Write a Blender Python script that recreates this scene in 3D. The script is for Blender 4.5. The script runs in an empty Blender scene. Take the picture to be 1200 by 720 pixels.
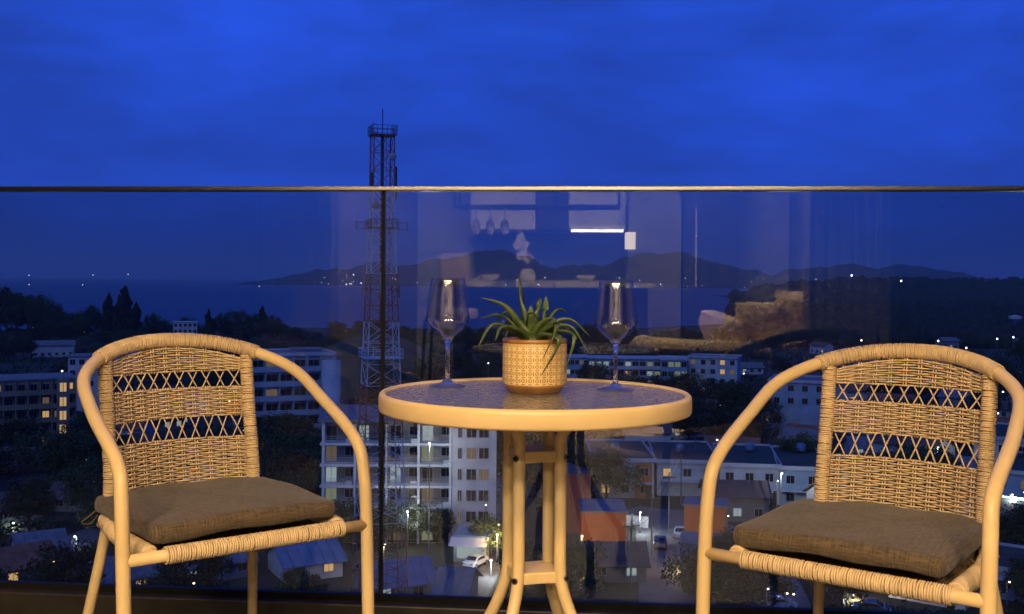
import bpy, math, random
from mathutils import Vector, Matrix
R = math.radians
random.seed(7)

# ------------------------------------------------------------------ camera, sky, sun, exposure
F, ZC, HOR = 1250.0, 0.92, 328.0            # focal length in px of a 1200 px wide picture, eye height, horizon row
sc = bpy.context.scene
C = sc.collection
cam = bpy.data.cameras.new('camera')
cam.sensor_width = 36.0
cam.lens = 36.0 * F / 1200.0
cam.shift_y = (HOR - 360.0) / 1200.0
cam.clip_start = 0.05
cam.clip_end = 60000.0
camo = bpy.data.objects.new('camera', cam)
camo.location = (0, 0, ZC)
camo.rotation_euler = (R(90), R(-0.43), 0)
C.objects.link(camo)
sc.camera = camo

SKYOFF = (3.3, 2.2, 0.2)
w = bpy.data.worlds.new('World'); sc.world = w; w.use_nodes = True
nt = w.node_tree; nt.nodes.clear()
def wn(t): return nt.nodes.new(t)
def wl(a, b): nt.links.new(a, b)
out = wn('ShaderNodeOutputWorld'); bg = wn('ShaderNodeBackground'); bg.inputs['Strength'].default_value = 0.15
sky = wn('ShaderNodeTexSky'); sky.sky_type = 'NISHITA'; sky.sun_disc = False
sky.sun_elevation = R(-4.0); sky.sun_rotation = R(200); sky.altitude = 40; sky.ozone_density = 6.0
tc = wn('ShaderNodeTexCoord')
mp = wn('ShaderNodeMapping'); mp.inputs['Scale'].default_value = (1.0, 1.0, 3.4); mp.inputs['Location'].default_value = SKYOFF
n1 = wn('ShaderNodeTexNoise'); n1.inputs['Scale'].default_value = 3.0; n1.inputs['Detail'].default_value = 7; n1.inputs['Roughness'].default_value = 0.58; n1.inputs['Distortion'].default_value = 0.15
wl(tc.outputs['Generated'], mp.inputs['Vector']); wl(mp.outputs['Vector'], n1.inputs['Vector'])
rp = wn('ShaderNodeValToRGB')
rp.color_ramp.elements[0].position = 0.33; rp.color_ramp.elements[0].color = (0.0122, 0.0475, 0.36, 1)
rp.color_ramp.elements[1].position = 0.70; rp.color_ramp.elements[1].color = (0.0195, 0.0985, 0.85, 1)
wl(n1.outputs['Fac'], rp.inputs['Fac'])
skm = wn('ShaderNodeMix'); skm.data_type = 'RGBA'; skm.blend_type = 'MIX'; skm.inputs[0].default_value = 0.06
sc1 = wn('ShaderNodeMix'); sc1.data_type = 'RGBA'; sc1.blend_type = 'MULTIPLY'; sc1.inputs[0].default_value = 1.0
sc1.inputs[7].default_value = (1, 1, 1, 1)
mul = wn('ShaderNodeVectorMath'); mul.operation = 'SCALE'; mul.inputs['Scale'].default_value = 1 / 0.15
sz = wn('ShaderNodeSeparateXYZ'); mr = wn('ShaderNodeMapRange'); wl(tc.outputs['Generated'], sz.inputs[0]); wl(sz.outputs['Z'], mr.inputs['Value'])
mr.inputs['From Min'].default_value = 0.0; mr.inputs['From Max'].default_value = 0.30; mr.inputs['To Min'].default_value = 0.80 / 0.15; mr.inputs['To Max'].default_value = 1.12 / 0.15
wl(mr.outputs['Result'], mul.inputs['Scale']); wl(rp.outputs['Color'], mul.inputs[0])     # paler overhead, deeper towards the sea
wl(mul.outputs['Vector'], skm.inputs[6]); wl(sky.outputs['Color'], skm.inputs[7])
wl(skm.outputs[2], bg.inputs['Color']); wl(bg.outputs['Background'], out.inputs['Surface'])

sun = bpy.data.lights.new('after_glow', 'SUN'); sun.energy = 0.65; sun.angle = R(40); sun.color = (0.50, 0.70, 1.0)
suno = bpy.data.objects.new('after_glow', sun); C.objects.link(suno)
suno.rotation_euler = (R(48), 0, R(-24))       # comes from high behind the building, over the town

sc.view_settings.view_transform = 'Standard'; sc.view_settings.look = 'None'
sc.view_settings.exposure = 0.0; sc.view_settings.gamma = 1.0; sc.view_settings.use_curve_mapping = False
sc.cycles.use_denoising = True; sc.cycles.use_adaptive_sampling = False
sc.cycles.max_bounces = 10; sc.cycles.transparent_max_bounces = 24; sc.cycles.transmission_bounces = 10
sc.cycles.sample_clamp_indirect = 6.0
sc.cycles.use_light_tree = True

# ------------------------------------------------------------------ mesh helpers
class MB:
    def __init__(s): s.v = []; s.f = []; s.uv = None
    def box(s, x0, x1, y0, y1, z0, z1):
        b = len(s.v)
        s.v += [(x0,y0,z0),(x1,y0,z0),(x1,y1,z0),(x0,y1,z0),(x0,y0,z1),(x1,y0,z1),(x1,y1,z1),(x0,y1,z1)]
        s.f += [(b,b+3,b+2,b+1),(b+4,b+5,b+6,b+7),(b,b+1,b+5,b+4),(b+1,b+2,b+6,b+5),(b+2,b+3,b+7,b+6),(b+3,b,b+4,b+7)]
        return s
    def bar(s, p, q, r, n=4): return s.tube([p, q], r, n)
    def tube(s, pts, r, n=8, caps=True, closed=False):
        pts = [Vector(p) for p in pts]; m = len(pts)
        rr = r if isinstance(r, (list, tuple)) else [r] * m
        T = []
        for i in range(m):
            if closed: t = pts[(i+1) % m] - pts[i-1]
            else: t = pts[min(i+1, m-1)] - pts[max(i-1, 0)]
            T.append(t.normalized() if t.length > 1e-9 else Vector((0,0,1)))
        up = Vector((0,0,1)) if abs(T[0].z) < .9 else Vector((1,0,0))
        N = (up - T[0]*up.dot(T[0])).normalized()
        b = len(s.v)
        for i in range(m):
            N = N - T[i]*N.dot(T[i])
            N = N.normalized() if N.length > 1e-9 else T[i].orthogonal().normalized()
            B = T[i].cross(N)
            for k in range(n):
                a = 2*math.pi*k/n
                p = pts[i] + (N*math.cos(a) + B*math.sin(a))*rr[i]
                s.v.append(p[:])
        for i in range(m if closed else m-1):
            j = (i+1) % m
            for k in range(n):
                s.f.append((b+i*n+k, b+i*n+(k+1) % n, b+j*n+(k+1) % n, b+j*n+k))
        if caps and not closed:
            s.f.append(tuple(b+k for k in range(n))[::-1]); s.f.append(tuple(b+(m-1)*n+k for k in range(n)))
        return s
    def lathe(s, prof, n=32, c=(0,0,0), closed=False):
        b = len(s.v); m = len(prof)
        for (r, z) in prof:
            for k in range(n):
                a = 2*math.pi*k/n
                s.v.append((c[0]+r*math.cos(a), c[1]+r*math.sin(a), c[2]+z))
        for i in range(m if closed else m-1):
            j = (i+1) % m
            for k in range(n):
                s.f.append((b+i*n+k, b+i*n+(k+1) % n, b+j*n+(k+1) % n, b+j*n+k))
        return s
    def poly(s, pts):
        b = len(s.v); s.v += [tuple(p) for p in pts]; s.f.append(tuple(range(b, b+len(pts)))); return s
    def prism(s, pts, d):          # polygon pts swept by vector d
        b = len(s.v); n = len(pts); d = Vector(d)
        s.v += [tuple(p) for p in pts] + [tuple(Vector(p)+d) for p in pts]
        s.f.append(tuple(range(b, b+n))[::-1]); s.f.append(tuple(range(b+n, b+2*n)))
        for i in range(n):
            j = (i+1) % n; s.f.append((b+i, b+j, b+n+j, b+n+i))
        return s
    def sphere(s, c, r, n=10, m=6, sq=(1,1,1)):
        b = len(s.v)
        for i in range(m+1):
            t = math.pi*i/m
            for k in range(n):
                a = 2*math.pi*k/n
                s.v.append((c[0]+r*sq[0]*math.sin(t)*math.cos(a), c[1]+r*sq[1]*math.sin(t)*math.sin(a), c[2]+r*sq[2]*math.cos(t)))
        for i in range(m):
            for k in range(n):
                s.f.append((b+i*n+k, b+(i+1)*n+k, b+(i+1)*n+(k+1) % n, b+i*n+(k+1) % n))
        return s
    def mesh(s, name, mat, smooth=False):
        me = bpy.data.meshes.new(name); me.from_pydata(s.v, [], s.f); me.validate()
        if mat: me.materials.append(mat)
        if smooth: me.polygons.foreach_set('use_smooth', [True]*len(me.polygons))
        me.update(); return me
    def build(s, name, mat, parent=None, smooth=False, loc=None, bevel=0, seg=2):
        o = link(name, s.mesh(name, mat, smooth), parent, loc)
        if bevel:
            md = o.modifiers.new('bevel', 'BEVEL'); md.width = bevel; md.segments = seg; md.limit_method = 'ANGLE'
        return o
def link(name, data, parent=None, loc=None):
    o = bpy.data.objects.new(name, data); C.objects.link(o)
    if parent: o.parent = parent
    if loc is not None: o.location = loc
    return o
def tag(o, label, cat, group=None):
    o['label'] = label; o['category'] = cat
    if group: o['group'] = group
    return o
def thing(name, label, cat, loc=(0,0,0), rz=0, group=None):
    o = link(name, None, None, loc); o.rotation_euler = (0,0,rz); o.empty_display_size = .2
    return tag(o, label, cat, group)
def struct(o): o['kind'] = 'structure'; return o
def stuff(o): o['kind'] = 'stuff'; return o
_cache = {}
def cbox(name, dims, mat, parent, loc, rz=0):       # shared-mesh box centred on x,y with its base at loc
    k = (name, tuple(round(d, 3) for d in dims), mat.name)
    if k not in _cache:
        _cache[k] = MB().box(-dims[0]/2, dims[0]/2, -dims[1]/2, dims[1]/2, 0, dims[2]).mesh(name, mat)
    o = link(name, _cache[k], parent, loc); o.rotation_euler = (0,0,rz); return o
def copy_tree(o, parent=None):
    c = o.copy(); C.objects.link(c); c.parent = parent
    for ch in list(o.children): copy_tree(ch, c)
    return c
def spline(P, n=10):
    P = [Vector(p) for p in P]; P = [2*P[0]-P[1]] + P + [2*P[-1]-P[-2]]; o = []
    for i in range(1, len(P)-2):
        p0, p1, p2, p3 = P[i-1:i+3]
        d = lambda a, b: max((b-a).length, 1e-6)**.5
        t0 = 0; t1 = t0+d(p0,p1); t2 = t1+d(p1,p2); t3 = t2+d(p2,p3)
        for k in range(n):
            t = t1+(t2-t1)*k/n
            A1 = p0*((t1-t)/(t1-t0))+p1*((t-t0)/(t1-t0)); A2 = p1*((t2-t)/(t2-t1))+p2*((t-t1)/(t2-t1)); A3 = p2*((t3-t)/(t3-t2))+p3*((t-t2)/(t3-t2))
            B1 = A1*((t2-t)/(t2-t0))+A2*((t-t0)/(t2-t0)); B2 = A2*((t3-t)/(t3-t1))+A3*((t-t1)/(t3-t1))
            o.append(B1*((t2-t)/(t2-t1))+B2*((t-t1)/(t2-t1)))
    o.append(P[-2]); return o
def resample(P, step):
    P = [Vector(p) for p in P]; o = [P[0]]; acc = 0
    for a, b in zip(P, P[1:]):
        L = (b-a).length; t = step-acc
        while t <= L: o.append(a+(b-a)*(t/L)); t += step
        acc = (acc+L) % step
    return o

# ------------------------------------------------------------------ materials
def mat(name, col, rough=.6, metal=0, noise=None, bump=None, spec=.5, coat=0):
    """noise = (scale, amount[, detail]) varies the colour, bump = (scale, strength, distance)"""
    m = bpy.data.materials.new(name); m.use_nodes = True; t = m.node_tree; b = t.nodes['Principled BSDF']
    b.inputs['Base Color'].default_value = (*col, 1); b.inputs['Roughness'].default_value = rough; b.inputs['Metallic'].default_value = metal
    b.inputs['Specular IOR Level'].default_value = spec; b.inputs['Coat Weight'].default_value = coat
    tcn = t.nodes.new('ShaderNodeTexCoord')
    if noise:
        n = t.nodes.new('ShaderNodeTexNoise'); n.inputs['Scale'].default_value = noise[0]; n.inputs['Detail'].default_value = noise[2] if len(noise) > 2 else 4
        t.links.new(tcn.outputs['Object'], n.inputs['Vector'])
        r = t.nodes.new('ShaderNodeValToRGB'); a = noise[1]
        r.color_ramp.elements[0].position = .3; r.color_ramp.elements[1].position = .7
        r.color_ramp.elements[0].color = (*[max(0, c*(1-a)) for c in col], 1); r.color_ramp.elements[1].color = (*[min(1, c*(1+a)) for c in col], 1)
        t.links.new(n.outputs['Fac'], r.inputs['Fac']); t.links.new(r.outputs['Color'], b.inputs['Base Color'])
    if bump:
        n2 = t.nodes.new('ShaderNodeTexNoise'); n2.inputs['Scale'].default_value = bump[0]; n2.inputs['Detail'].default_value = 3
        t.links.new(tcn.outputs['Object'], n2.inputs['Vector'])
        bp = t.nodes.new('ShaderNodeBump'); bp.inputs['Strength'].default_value = bump[1]; bp.inputs['Distance'].default_value = bump[2]
        t.links.new(n2.outputs['Fac'], bp.inputs['Height']); t.links.new(bp.outputs['Normal'], b.inputs['Normal'])
    return m
def emit(name, col, s, sampled=False):
    m = bpy.data.materials.new(name); m.use_nodes = True; t = m.node_tree; b = t.nodes['Principled BSDF']
    b.inputs['Base Color'].default_value = (.02,.02,.02,1); b.inputs['Emission Color'].default_value = (*col, 1); b.inputs['Emission Strength'].default_value = s
    m.cycles.emission_sampling = 'AUTO' if sampled else 'NONE'
    return m
def pane_mat(name, tint, f0=.04, rough=0.0, bump=None, diffuse=None):
    """flat glass sheet: transparent tint + mirror by Schlick's law on |N.I| (same from both sides)"""
    m = bpy.data.materials.new(name); m.use_nodes = True; t = m.node_tree; t.nodes.clear(); N = t.nodes.new; L = t.links.new
    o = N('ShaderNodeOutputMaterial'); g = N('ShaderNodeNewGeometry')
    d = N('ShaderNodeVectorMath'); d.operation = 'DOT_PRODUCT'; L(g.outputs['Normal'], d.inputs[0]); L(g.outputs['Incoming'], d.inputs[1])
    def mth(op, a, b=None):
        q = N('ShaderNodeMath'); q.operation = op
        for i, x in enumerate((a, b)):
            if x is None: continue
            if isinstance(x, (int, float)): q.inputs[i].default_value = x
            else: L(x, q.inputs[i])
        return q.outputs[0]
    k = mth('SUBTRACT', 1.0, mth('ABSOLUTE', d.outputs['Value'])); k5 = mth('POWER', k, 5.0)
    fr = mth('ADD', mth('MULTIPLY', k5, 1-f0), f0)
    tr = N('ShaderNodeBsdfTransparent'); tr.inputs['Color'].default_value = (*tint, 1)
    gl = N('ShaderNodeBsdfGlossy'); gl.inputs['Roughness'].default_value = rough
    base = tr.outputs[0]
    if diffuse:
        df = N('ShaderNodeBsdfDiffuse'); df.inputs['Color'].default_value = (*diffuse[0], 1)
        mx = N('ShaderNodeMixShader'); mx.inputs[0].default_value = diffuse[1]; L(tr.outputs[0], mx.inputs[1]); L(df.outputs[0], mx.inputs[2]); base = mx.outputs[0]
    ms = N('ShaderNodeMixShader'); L(fr, ms.inputs[0]); L(base, ms.inputs[1]); L(gl.outputs[0], ms.inputs[2]); L(ms.outputs[0], o.inputs['Surface'])
    if bump:
        tcn = N('ShaderNodeTexCoord'); v = N('ShaderNodeTexVoronoi'); v.inputs['Scale'].default_value = bump[0]; v.feature = 'SMOOTH_F1'
        L(tcn.outputs['Object'], v.inputs['Vector'])
        bp = N('ShaderNodeBump'); bp.inputs['Strength'].default_value = bump[1]; bp.inputs['Distance'].default_value = bump[2]
        L(v.outputs['Distance'], bp.inputs['Height']); L(bp.outputs['Normal'], gl.inputs['Normal'])
    return m

M = {}
M['tube'] = mat('cream_powder_coat', (.73,.53,.265), .40, noise=(14,.07,9), bump=(260,.12,.0008))
M['wicker'] = mat('resin_wicker', (.62,.46,.27), .5, noise=(60,.18))
M['wrap'] = mat('resin_wrap', (.66,.49,.29), .45, noise=(45,.14))
M['seat_weave'] = mat('seat_weave', (.20,.13,.07), .6, noise=(60,.2))
def fabric(name, c1, c2, s):
    m = bpy.data.materials.new(name); m.use_nodes = True; t = m.node_tree; b = t.nodes['Principled BSDF']; N = t.nodes.new; L = t.links.new
    tcn = N('ShaderNodeTexCoord')
    hs = []
    for sc3 in ((s, s*.07, s*.07), (s*.07, s, s), ):
        mpn = N('ShaderNodeMapping'); mpn.inputs['Scale'].default_value = sc3; n = N('ShaderNodeTexNoise'); n.inputs['Scale'].default_value = 1; n.inputs['Detail'].default_value = 3
        L(tcn.outputs['Object'], mpn.inputs['Vector']); L(mpn.outputs['Vector'], n.inputs['Vector']); hs.append(n.outputs['Fac'])
    a = N('ShaderNodeMath'); a.operation = 'ADD'; L(hs[0], a.inputs[0]); L(hs[1], a.inputs[1])
    r = N('ShaderNodeValToRGB'); r.color_ramp.elements[0].position = .38; r.color_ramp.elements[1].position = .62
    h = N('ShaderNodeMath'); h.operation = 'MULTIPLY'; h.inputs[1].default_value = .5; L(a.outputs[0], h.inputs[0])
    r.color_ramp.elements[0].color = (*c1,1); r.color_ramp.elements[1].color = (*c2,1); L(h.outputs[0], r.inputs['Fac']); L(r.outputs['Color'], b.inputs['Base Color'])
    bp = N('ShaderNodeBump'); bp.inputs['Strength'].default_value = .5; bp.inputs['Distance'].default_value = .002; L(h.outputs[0], bp.inputs['Height']); L(bp.outputs['Normal'], b.inputs['Normal'])
    b.inputs['Roughness'].default_value = .95; b.inputs['Specular IOR Level'].default_value = .15; b.inputs['Sheen Weight'].default_value = .15
    return m
M['cushion'] = fabric('brown_fabric', (.055,.039,.025), (.145,.105,.070), 520)
M['sofa'] = fabric('beige_fabric', (.42,.33,.22), (.58,.47,.33), 200)
M['pil1'] = fabric('sand_fabric', (.62,.50,.36), (.76,.64,.48), 240)
M['pil2'] = fabric('tan_fabric', (.44,.33,.21), (.56,.44,.29), 240)
M['rail'] = mat('polished_steel', (.70,.66,.58), .20, 1, bump=(30,.03,.001))
M['channel'] = mat('bronze_aluminium', (.035,.028,.022), .45, .3, noise=(20,.3))
M['seal'] = mat('black_silicone', (.004,.004,.005), .7, spec=.2)
M['glass'] = pane_mat('railing_glass', (.79,.785,.775), .052)
M['rglass'] = pane_mat('rippled_glass', (.42,.45,.47), .04, .10, bump=(85,.5,.006), diffuse=((.40,.39,.37), .58))
M['floor'] = mat('balcony_tile', (.045,.038,.034), .45, noise=(3,.2))
M['extwall'] = mat('dark_render', (.05,.05,.052), .8, noise=(4,.15))
M['wallc'] = mat('cream_wall', (.38,.39,.40), .8, noise=(3,.04))
M['panel'] = mat('walnut_panel', (.13,.105,.085), .5, noise=(6,.25))
M['dark'] = mat('dark_panel', (.03,.028,.028), .4)
M['black'] = mat('black_metal', (.012,.012,.013), .4, .5)
M['white'] = mat('white_lacquer', (.78,.76,.72), .35)
M['oak'] = mat('oak_floor', (.085,.058,.036), .4, noise=(5,.25))
M['bolt'] = mat('zinc_bolt', (.45,.40,.30), .3, 1)
M['wglass'] = None
gm = bpy.data.materials.new('crystal'); gm.use_nodes = True; gb = gm.node_tree.nodes['Principled BSDF']
gb.inputs['Transmission Weight'].default_value = 1; gb.inputs['Roughness'].default_value = 0; gb.inputs['IOR'].default_value = 1.5; gb.inputs['Base Color'].default_value = (.98,.99,.99,1)
M['wglass'] = gm
_t = gm.node_tree; _c = _t.nodes.new('ShaderNodeTexCoord'); _s = _t.nodes.new('ShaderNodeSeparateXYZ'); _n = _t.nodes.new('ShaderNodeTexNoise'); _n.inputs['Scale'].default_value = 330
_m = _t.nodes.new('ShaderNodeMapRange'); _m.inputs['From Min'].default_value = .03; _m.inputs['From Max'].default_value = .008; _m.inputs['To Min'].default_value = 0; _m.inputs['To Max'].default_value = .3
_b = _t.nodes.new('ShaderNodeBump'); _b.inputs['Distance'].default_value = .0022
_r = _t.nodes.new('ShaderNodeMapRange'); _r.inputs['From Min'].default_value = .020; _r.inputs['From Max'].default_value = .006; _r.inputs['To Min'].default_value = 0; _r.inputs['To Max'].default_value = .38
_t.links.new(_s.outputs['Z'], _r.inputs['Value']); _t.links.new(_r.outputs['Result'], gb.inputs['Roughness'])
_t.links.new(_c.outputs['Object'], _s.inputs[0]); _t.links.new(_s.outputs['Z'], _m.inputs['Value']); _t.links.new(_c.outputs['Object'], _n.inputs['Vector']); _t.links.new(_n.outputs['Fac'], _b.inputs['Height']); _t.links.new(_m.outputs['Result'], _b.inputs['Strength']); _t.links.new(_b.outputs['Normal'], gb.inputs['Normal'])
# town
M['conc'] = mat('pale_render', (.58,.59,.585), .85, noise=(.35,.22,9))
M['band'] = mat('white_paint_band', (.74,.75,.75), .8, noise=(.4,.08,8))
M['conc2'] = mat('grey_render', (.27,.27,.265), .85, noise=(.4,.25,9))
M['beige'] = mat('beige_render', (.27,.23,.17), .85, noise=(.4,.2,9))
M['bluew'] = mat('pale_blue_render', (.34,.45,.54), .85, noise=(.35,.2,9))
M['pane'] = mat('window_pane', (.015,.018,.022), .12, spec=.6)
M['frame'] = mat('window_frame', (.5,.5,.5), .6)
M['lit_y'] = emit('lit_window_warm', (1,.62,.22), .9)
M['lit_w'] = emit('lit_window_white', (.75,.95,1.0), .55)
M['lit_dim'] = emit('lit_window_dim', (1,.72,.40), .18)
M['lit_g'] = emit('lit_balcony', (.75,.9,.55), .30)
M['roof_b'] = mat('blue_sheet_roof', (.13,.22,.36), .5, noise=(.5,.2))
M['roof_g'] = mat('grey_sheet_roof', (.20,.21,.22), .6, noise=(.6,.25))
M['roof_gr'] = mat('green_flat_roof', (.045,.07,.055), .8, noise=(.6,.3))
M['roof_t'] = mat('terracotta_roof', (.30,.12,.065), .7, noise=(.8,.25))
M['roof_r'] = mat('tile_roof', (.13,.09,.075), .7, noise=(.6,.25))
M['orange'] = mat('orange_cladding', (.52,.17,.055), .7, noise=(.7,.12))
M['redc'] = mat('red_cladding', (.34,.085,.05), .7, noise=(.7,.12))
M['asph'] = mat('asphalt', (.075,.075,.08), .8, noise=(.2,.2))
M['pave'] = mat('concrete_paving', (.16,.16,.165), .85, noise=(.3,.2))
M['ground'] = mat('ground', (.035,.042,.028), .95, noise=(.02,.5,8))
M['leaf1'] = mat('foliage_dark', (.028,.046,.018), .8, noise=(.7,.45))
M['leaf2'] = mat('foliage_mid', (.045,.072,.022), .8, noise=(.7,.45))
M['leaf3'] = mat('foliage_needles', (.022,.034,.020), .85, noise=(.6,.4))
M['wood'] = mat('wood_canopy', (.022,.032,.018), .9, noise=(.25,.5,6), bump=(1.2,.8,.6))
M['bark'] = mat('bark', (.06,.045,.035), .9, noise=(2,.3))
M['hill'] = mat('hill_forest', (.030,.042,.030), .95, noise=(.004,.4,8))
M['tower_w'] = mat('tower_white', (.62,.66,.68), .5)
M['tower_r'] = mat('tower_red', (.30,.09,.065), .6)
M['tower_d'] = mat('tower_tray', (.05,.05,.052), .7)
M['lamp_w'] = emit('street_lamp_white', (.95,1,.95), 9)
M['lamp_y'] = emit('street_lamp_warm', (1,.72,.36), 9)
M['dot_w'] = emit('far_light_white', (.9,.97,1), 5)
M['dot_y'] = emit('far_light_warm', (1,.75,.45), 4)
M['pole'] = mat('galvanised_pole', (.25,.26,.27), .5, .4)
# sea
sm = mat('sea', (.006,.012,.03), .28, bump=(.05,.5,1.0)); M['sea'] = sm

# ------------------------------------------------------------------ frames of reference
GS, GY = 0.092, 2.76                          # glass plane: Y = GY - GS*X
gn = math.sqrt(1+GS*GS); cn, sn = 1/gn, GS/gn
GYAW = -math.atan(GS)
O = Vector((0, GY, 0)); T = Vector((cn, -sn, 0)); Nn = Vector((sn, cn, 0))
def rm(a, b, z=0): return O + T*a - Nn*b + Vector((0,0,z))     # room frame: a along the railing, b from the railing back into the room
def frame(name=None):
    return Matrix.Translation(O) @ Matrix.Rotation(GYAW, 4, 'Z')
G = -37.0                                       # street level
def px(u, v, z=G):                              # where the sight line through a picture point meets height z
    d = (ZC - z)*F/(v-HOR); return Vector(((u-600)*d/F, d, z))
def at(u, d, z=G): return Vector(((u-600)*d/F, d, z))
def zat(v, d): return ZC - (v-HOR)*d/F

# ------------------------------------------------------------------ setting: terrain, sea, hills
sea = MB(); sea.poly([(-22000,300,G-.6),(22000,300,G-.6),(22000,24000,G-.6),(-22000,24000,G-.6)]); struct(sea.build('sea', M['sea']))
coast = [(-900,394),(-300,393),(0,392),(180,389),(330,386),(500,386),(640,385),(760,383),(850,378),(872,366),(880,352),(905,343),(960,340),(1200,339),(1700,339)]
g = MB(); cp = [px(u, v) for u, v in coast]
near = [Vector((p.x*.02 if abs(p.x) < 2000 else p.x*.02, -60, G)) for p in cp]
b0 = len(g.v)
NS = 10
for i, p in enumerate(cp):
    q = Vector(((i/(len(cp)-1)-.45)*700, -60, G))
    for k in range(NS+1): g.v.append(tuple(q.lerp(p, k/NS)))
for i in range(len(cp)-1):
    for k in range(NS):
        a = i*(NS+1)+k; g.f.append((a, a+NS+1, a+NS+2, a+1))
struct(g.build('ground', M['ground']))

def noise1(x, seed=0):
    return math.sin(x*1.7+seed)+.55*math.sin(x*3.9+seed*2.1)+.3*math.sin(x*8.3+seed*.7)+.18*math.sin(x*17.1+seed*1.3)
def hills(name, prof, d, depth, seed, rough):
    """ridge whose crest runs along prof [(u, v)] at distance d"""
    us = [p[0] for p in prof]; mb = MB(); n = 160; m = 14
    for i in range(n+1):
        u = us[0]+(us[-1]-us[0])*i/n
        j = max(k for k in range(len(us)) if us[k] <= u+1e-6); j = min(j, len(us)-2)
        t = (u-us[j])/(us[j+1]-us[j]); t = t*t*(3-2*t)
        v = prof[j][1]*(1-t)+prof[j+1][1]*t
        hz = max(zat(v, d)-G+rough*noise1(u*.06, seed), 1)
        for k in range(m+1):
            s = k/m*2-1                        # -1 near foot .. 0 crest .. 1 far foot
            yy = d + s*depth
            hh = hz*(math.cos(s*math.pi)*.5+.5) + (1-abs(s))*rough*1.6*noise1(u*.05+s*5, seed+k)
            mb.v.append(((u-600)*d/F*(1+.08*s), yy, G-1.5+max(hh, 0)))
    for i in range(n):
        for k in range(m):
            a = i*(m+1)+k; mb.f.append((a, a+m+1, a+m+2, a+1))
    return struct(mb.build(name, M['hill'], smooth=True))
hills('hills', [(318,333),(335,327),(365,321),(410,316),(440,311),(480,311),(530,303),(560,296),(585,293),(612,301),(645,313),(700,311),(735,302),(760,296),(790,294),(830,305),(870,315),(905,319),(950,312),(992,308),(1022,312),(1060,309),(1092,313),(1135,322),(1190,330),(1300,332),(1500,328)], 7600, 1900, 1.0, 7)
hills('headland', [(868,347),(890,341),(930,338),(990,334),(1050,332),(1120,333),(1200,334),(1320,331),(1600,333)], 2300, 700, 3.0, 2.0)

# ------------------------------------------------------------------ trees
def crown_mesh(name, mt, h, r, kind, seed, nclump, leaf, per):
    rnd = random.Random(seed); mb = MB()
    for c in range(nclump):
        if kind == 'round':
            while True:
                x, y, z = rnd.uniform(-1,1), rnd.uniform(-1,1), rnd.uniform(-.75,1)
                q = math.sqrt(x*x+y*y+z*z)
                if .35 < q < 1: break
            k = 1+.22*math.sin(3*math.atan2(y,x)+seed)
            cc = Vector((x*r*k, y*r*k, h*.62+z*h*.36)); cr = r*rnd.uniform(.2,.34)
        else:
            t = rnd.random()**.8; a = rnd.uniform(0, 6.283); rad = r*(1-t)**.75*rnd.uniform(.35,1)*(.65+.5*math.sin(t*11+seed*3+2*math.sin(a+seed)))
            cc = Vector((rad*math.cos(a), rad*math.sin(a), h*(.16+.84*t))); cr = r*rnd.uniform(.2,.42)*(1.2-t)
        for _ in range(per):
            d = Vector((rnd.gauss(0,1), rnd.gauss(0,1), rnd.gauss(0,.8))); d = d.normalized()*cr*rnd.uniform(.45,1.05)
            p = cc+d; n = Vector((rnd.gauss(0,1), rnd.gauss(0,1), rnd.gauss(.6,1))).normalized()
            u_ = n.orthogonal().normalized(); v_ = n.cross(u_); s = leaf*rnd.uniform(.6,1.3)
            if kind != 'round': u_ = Vector((0,0,1)); v_ = n.cross(u_).normalized() if n.cross(u_).length > .01 else Vector((1,0,0)); 
            e = 1.0 if kind == 'round' else 1.9
            mb.poly([p-u_*s*e, p+v_*s*.55, p+u_*s*e, p-v_*s*.55])
    return mb.mesh(name, mt)
def trunk_mesh(name, h, r, seed, limbs=5):
    rnd = random.Random(seed); mb = MB()
    top = Vector((rnd.uniform(-.3,.3), rnd.uniform(-.3,.3), h*.7))
    mb.tube([(0,0,-.3),(top.x*.3,top.y*.3,h*.35),top], [r, r*.7, r*.25], 7)
    for i in range(limbs):
        z = h*rnd.uniform(.28,.5); a = rnd.uniform(0,6.283); L = h*rnd.uniform(.2,.33)
        mb.tube([(0,0,z),(L*.5*math.cos(a),L*.5*math.sin(a),z+L*.5),(L*math.cos(a),L*math.sin(a),z+L)], [r*.45,r*.3,r*.1], 5)
    return mb.mesh(name, M['bark'])
BROAD = [(trunk_mesh('trunk', 9, .28, i), crown_mesh('crown', M['leaf1'] if i % 2 else M['leaf2'], 9, 4.2+.5*(i % 3), 'round', i*3.1+1, 66, .21, 95)) for i in range(5)]
PINE = [(trunk_mesh('trunk', 22, .35, 40+i, 3), crown_mesh('crown', M['leaf3'], 22, 4.4+.6*i, 'pine', 50+i*1.7, 110, .55, 34)) for i in range(3)]
def tree(kind, p, s, label, group, name, sz=None):
    t, c = (BROAD if kind == 'b' else PINE)[random.randrange(5 if kind == 'b' else 3)]
    r = thing(name, label, 'tree', p, random.uniform(0, 6.283), group)
    r.scale = (s, s, sz or s)
    link('trunk', t, r); link('crown', c, r)
    return r

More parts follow.
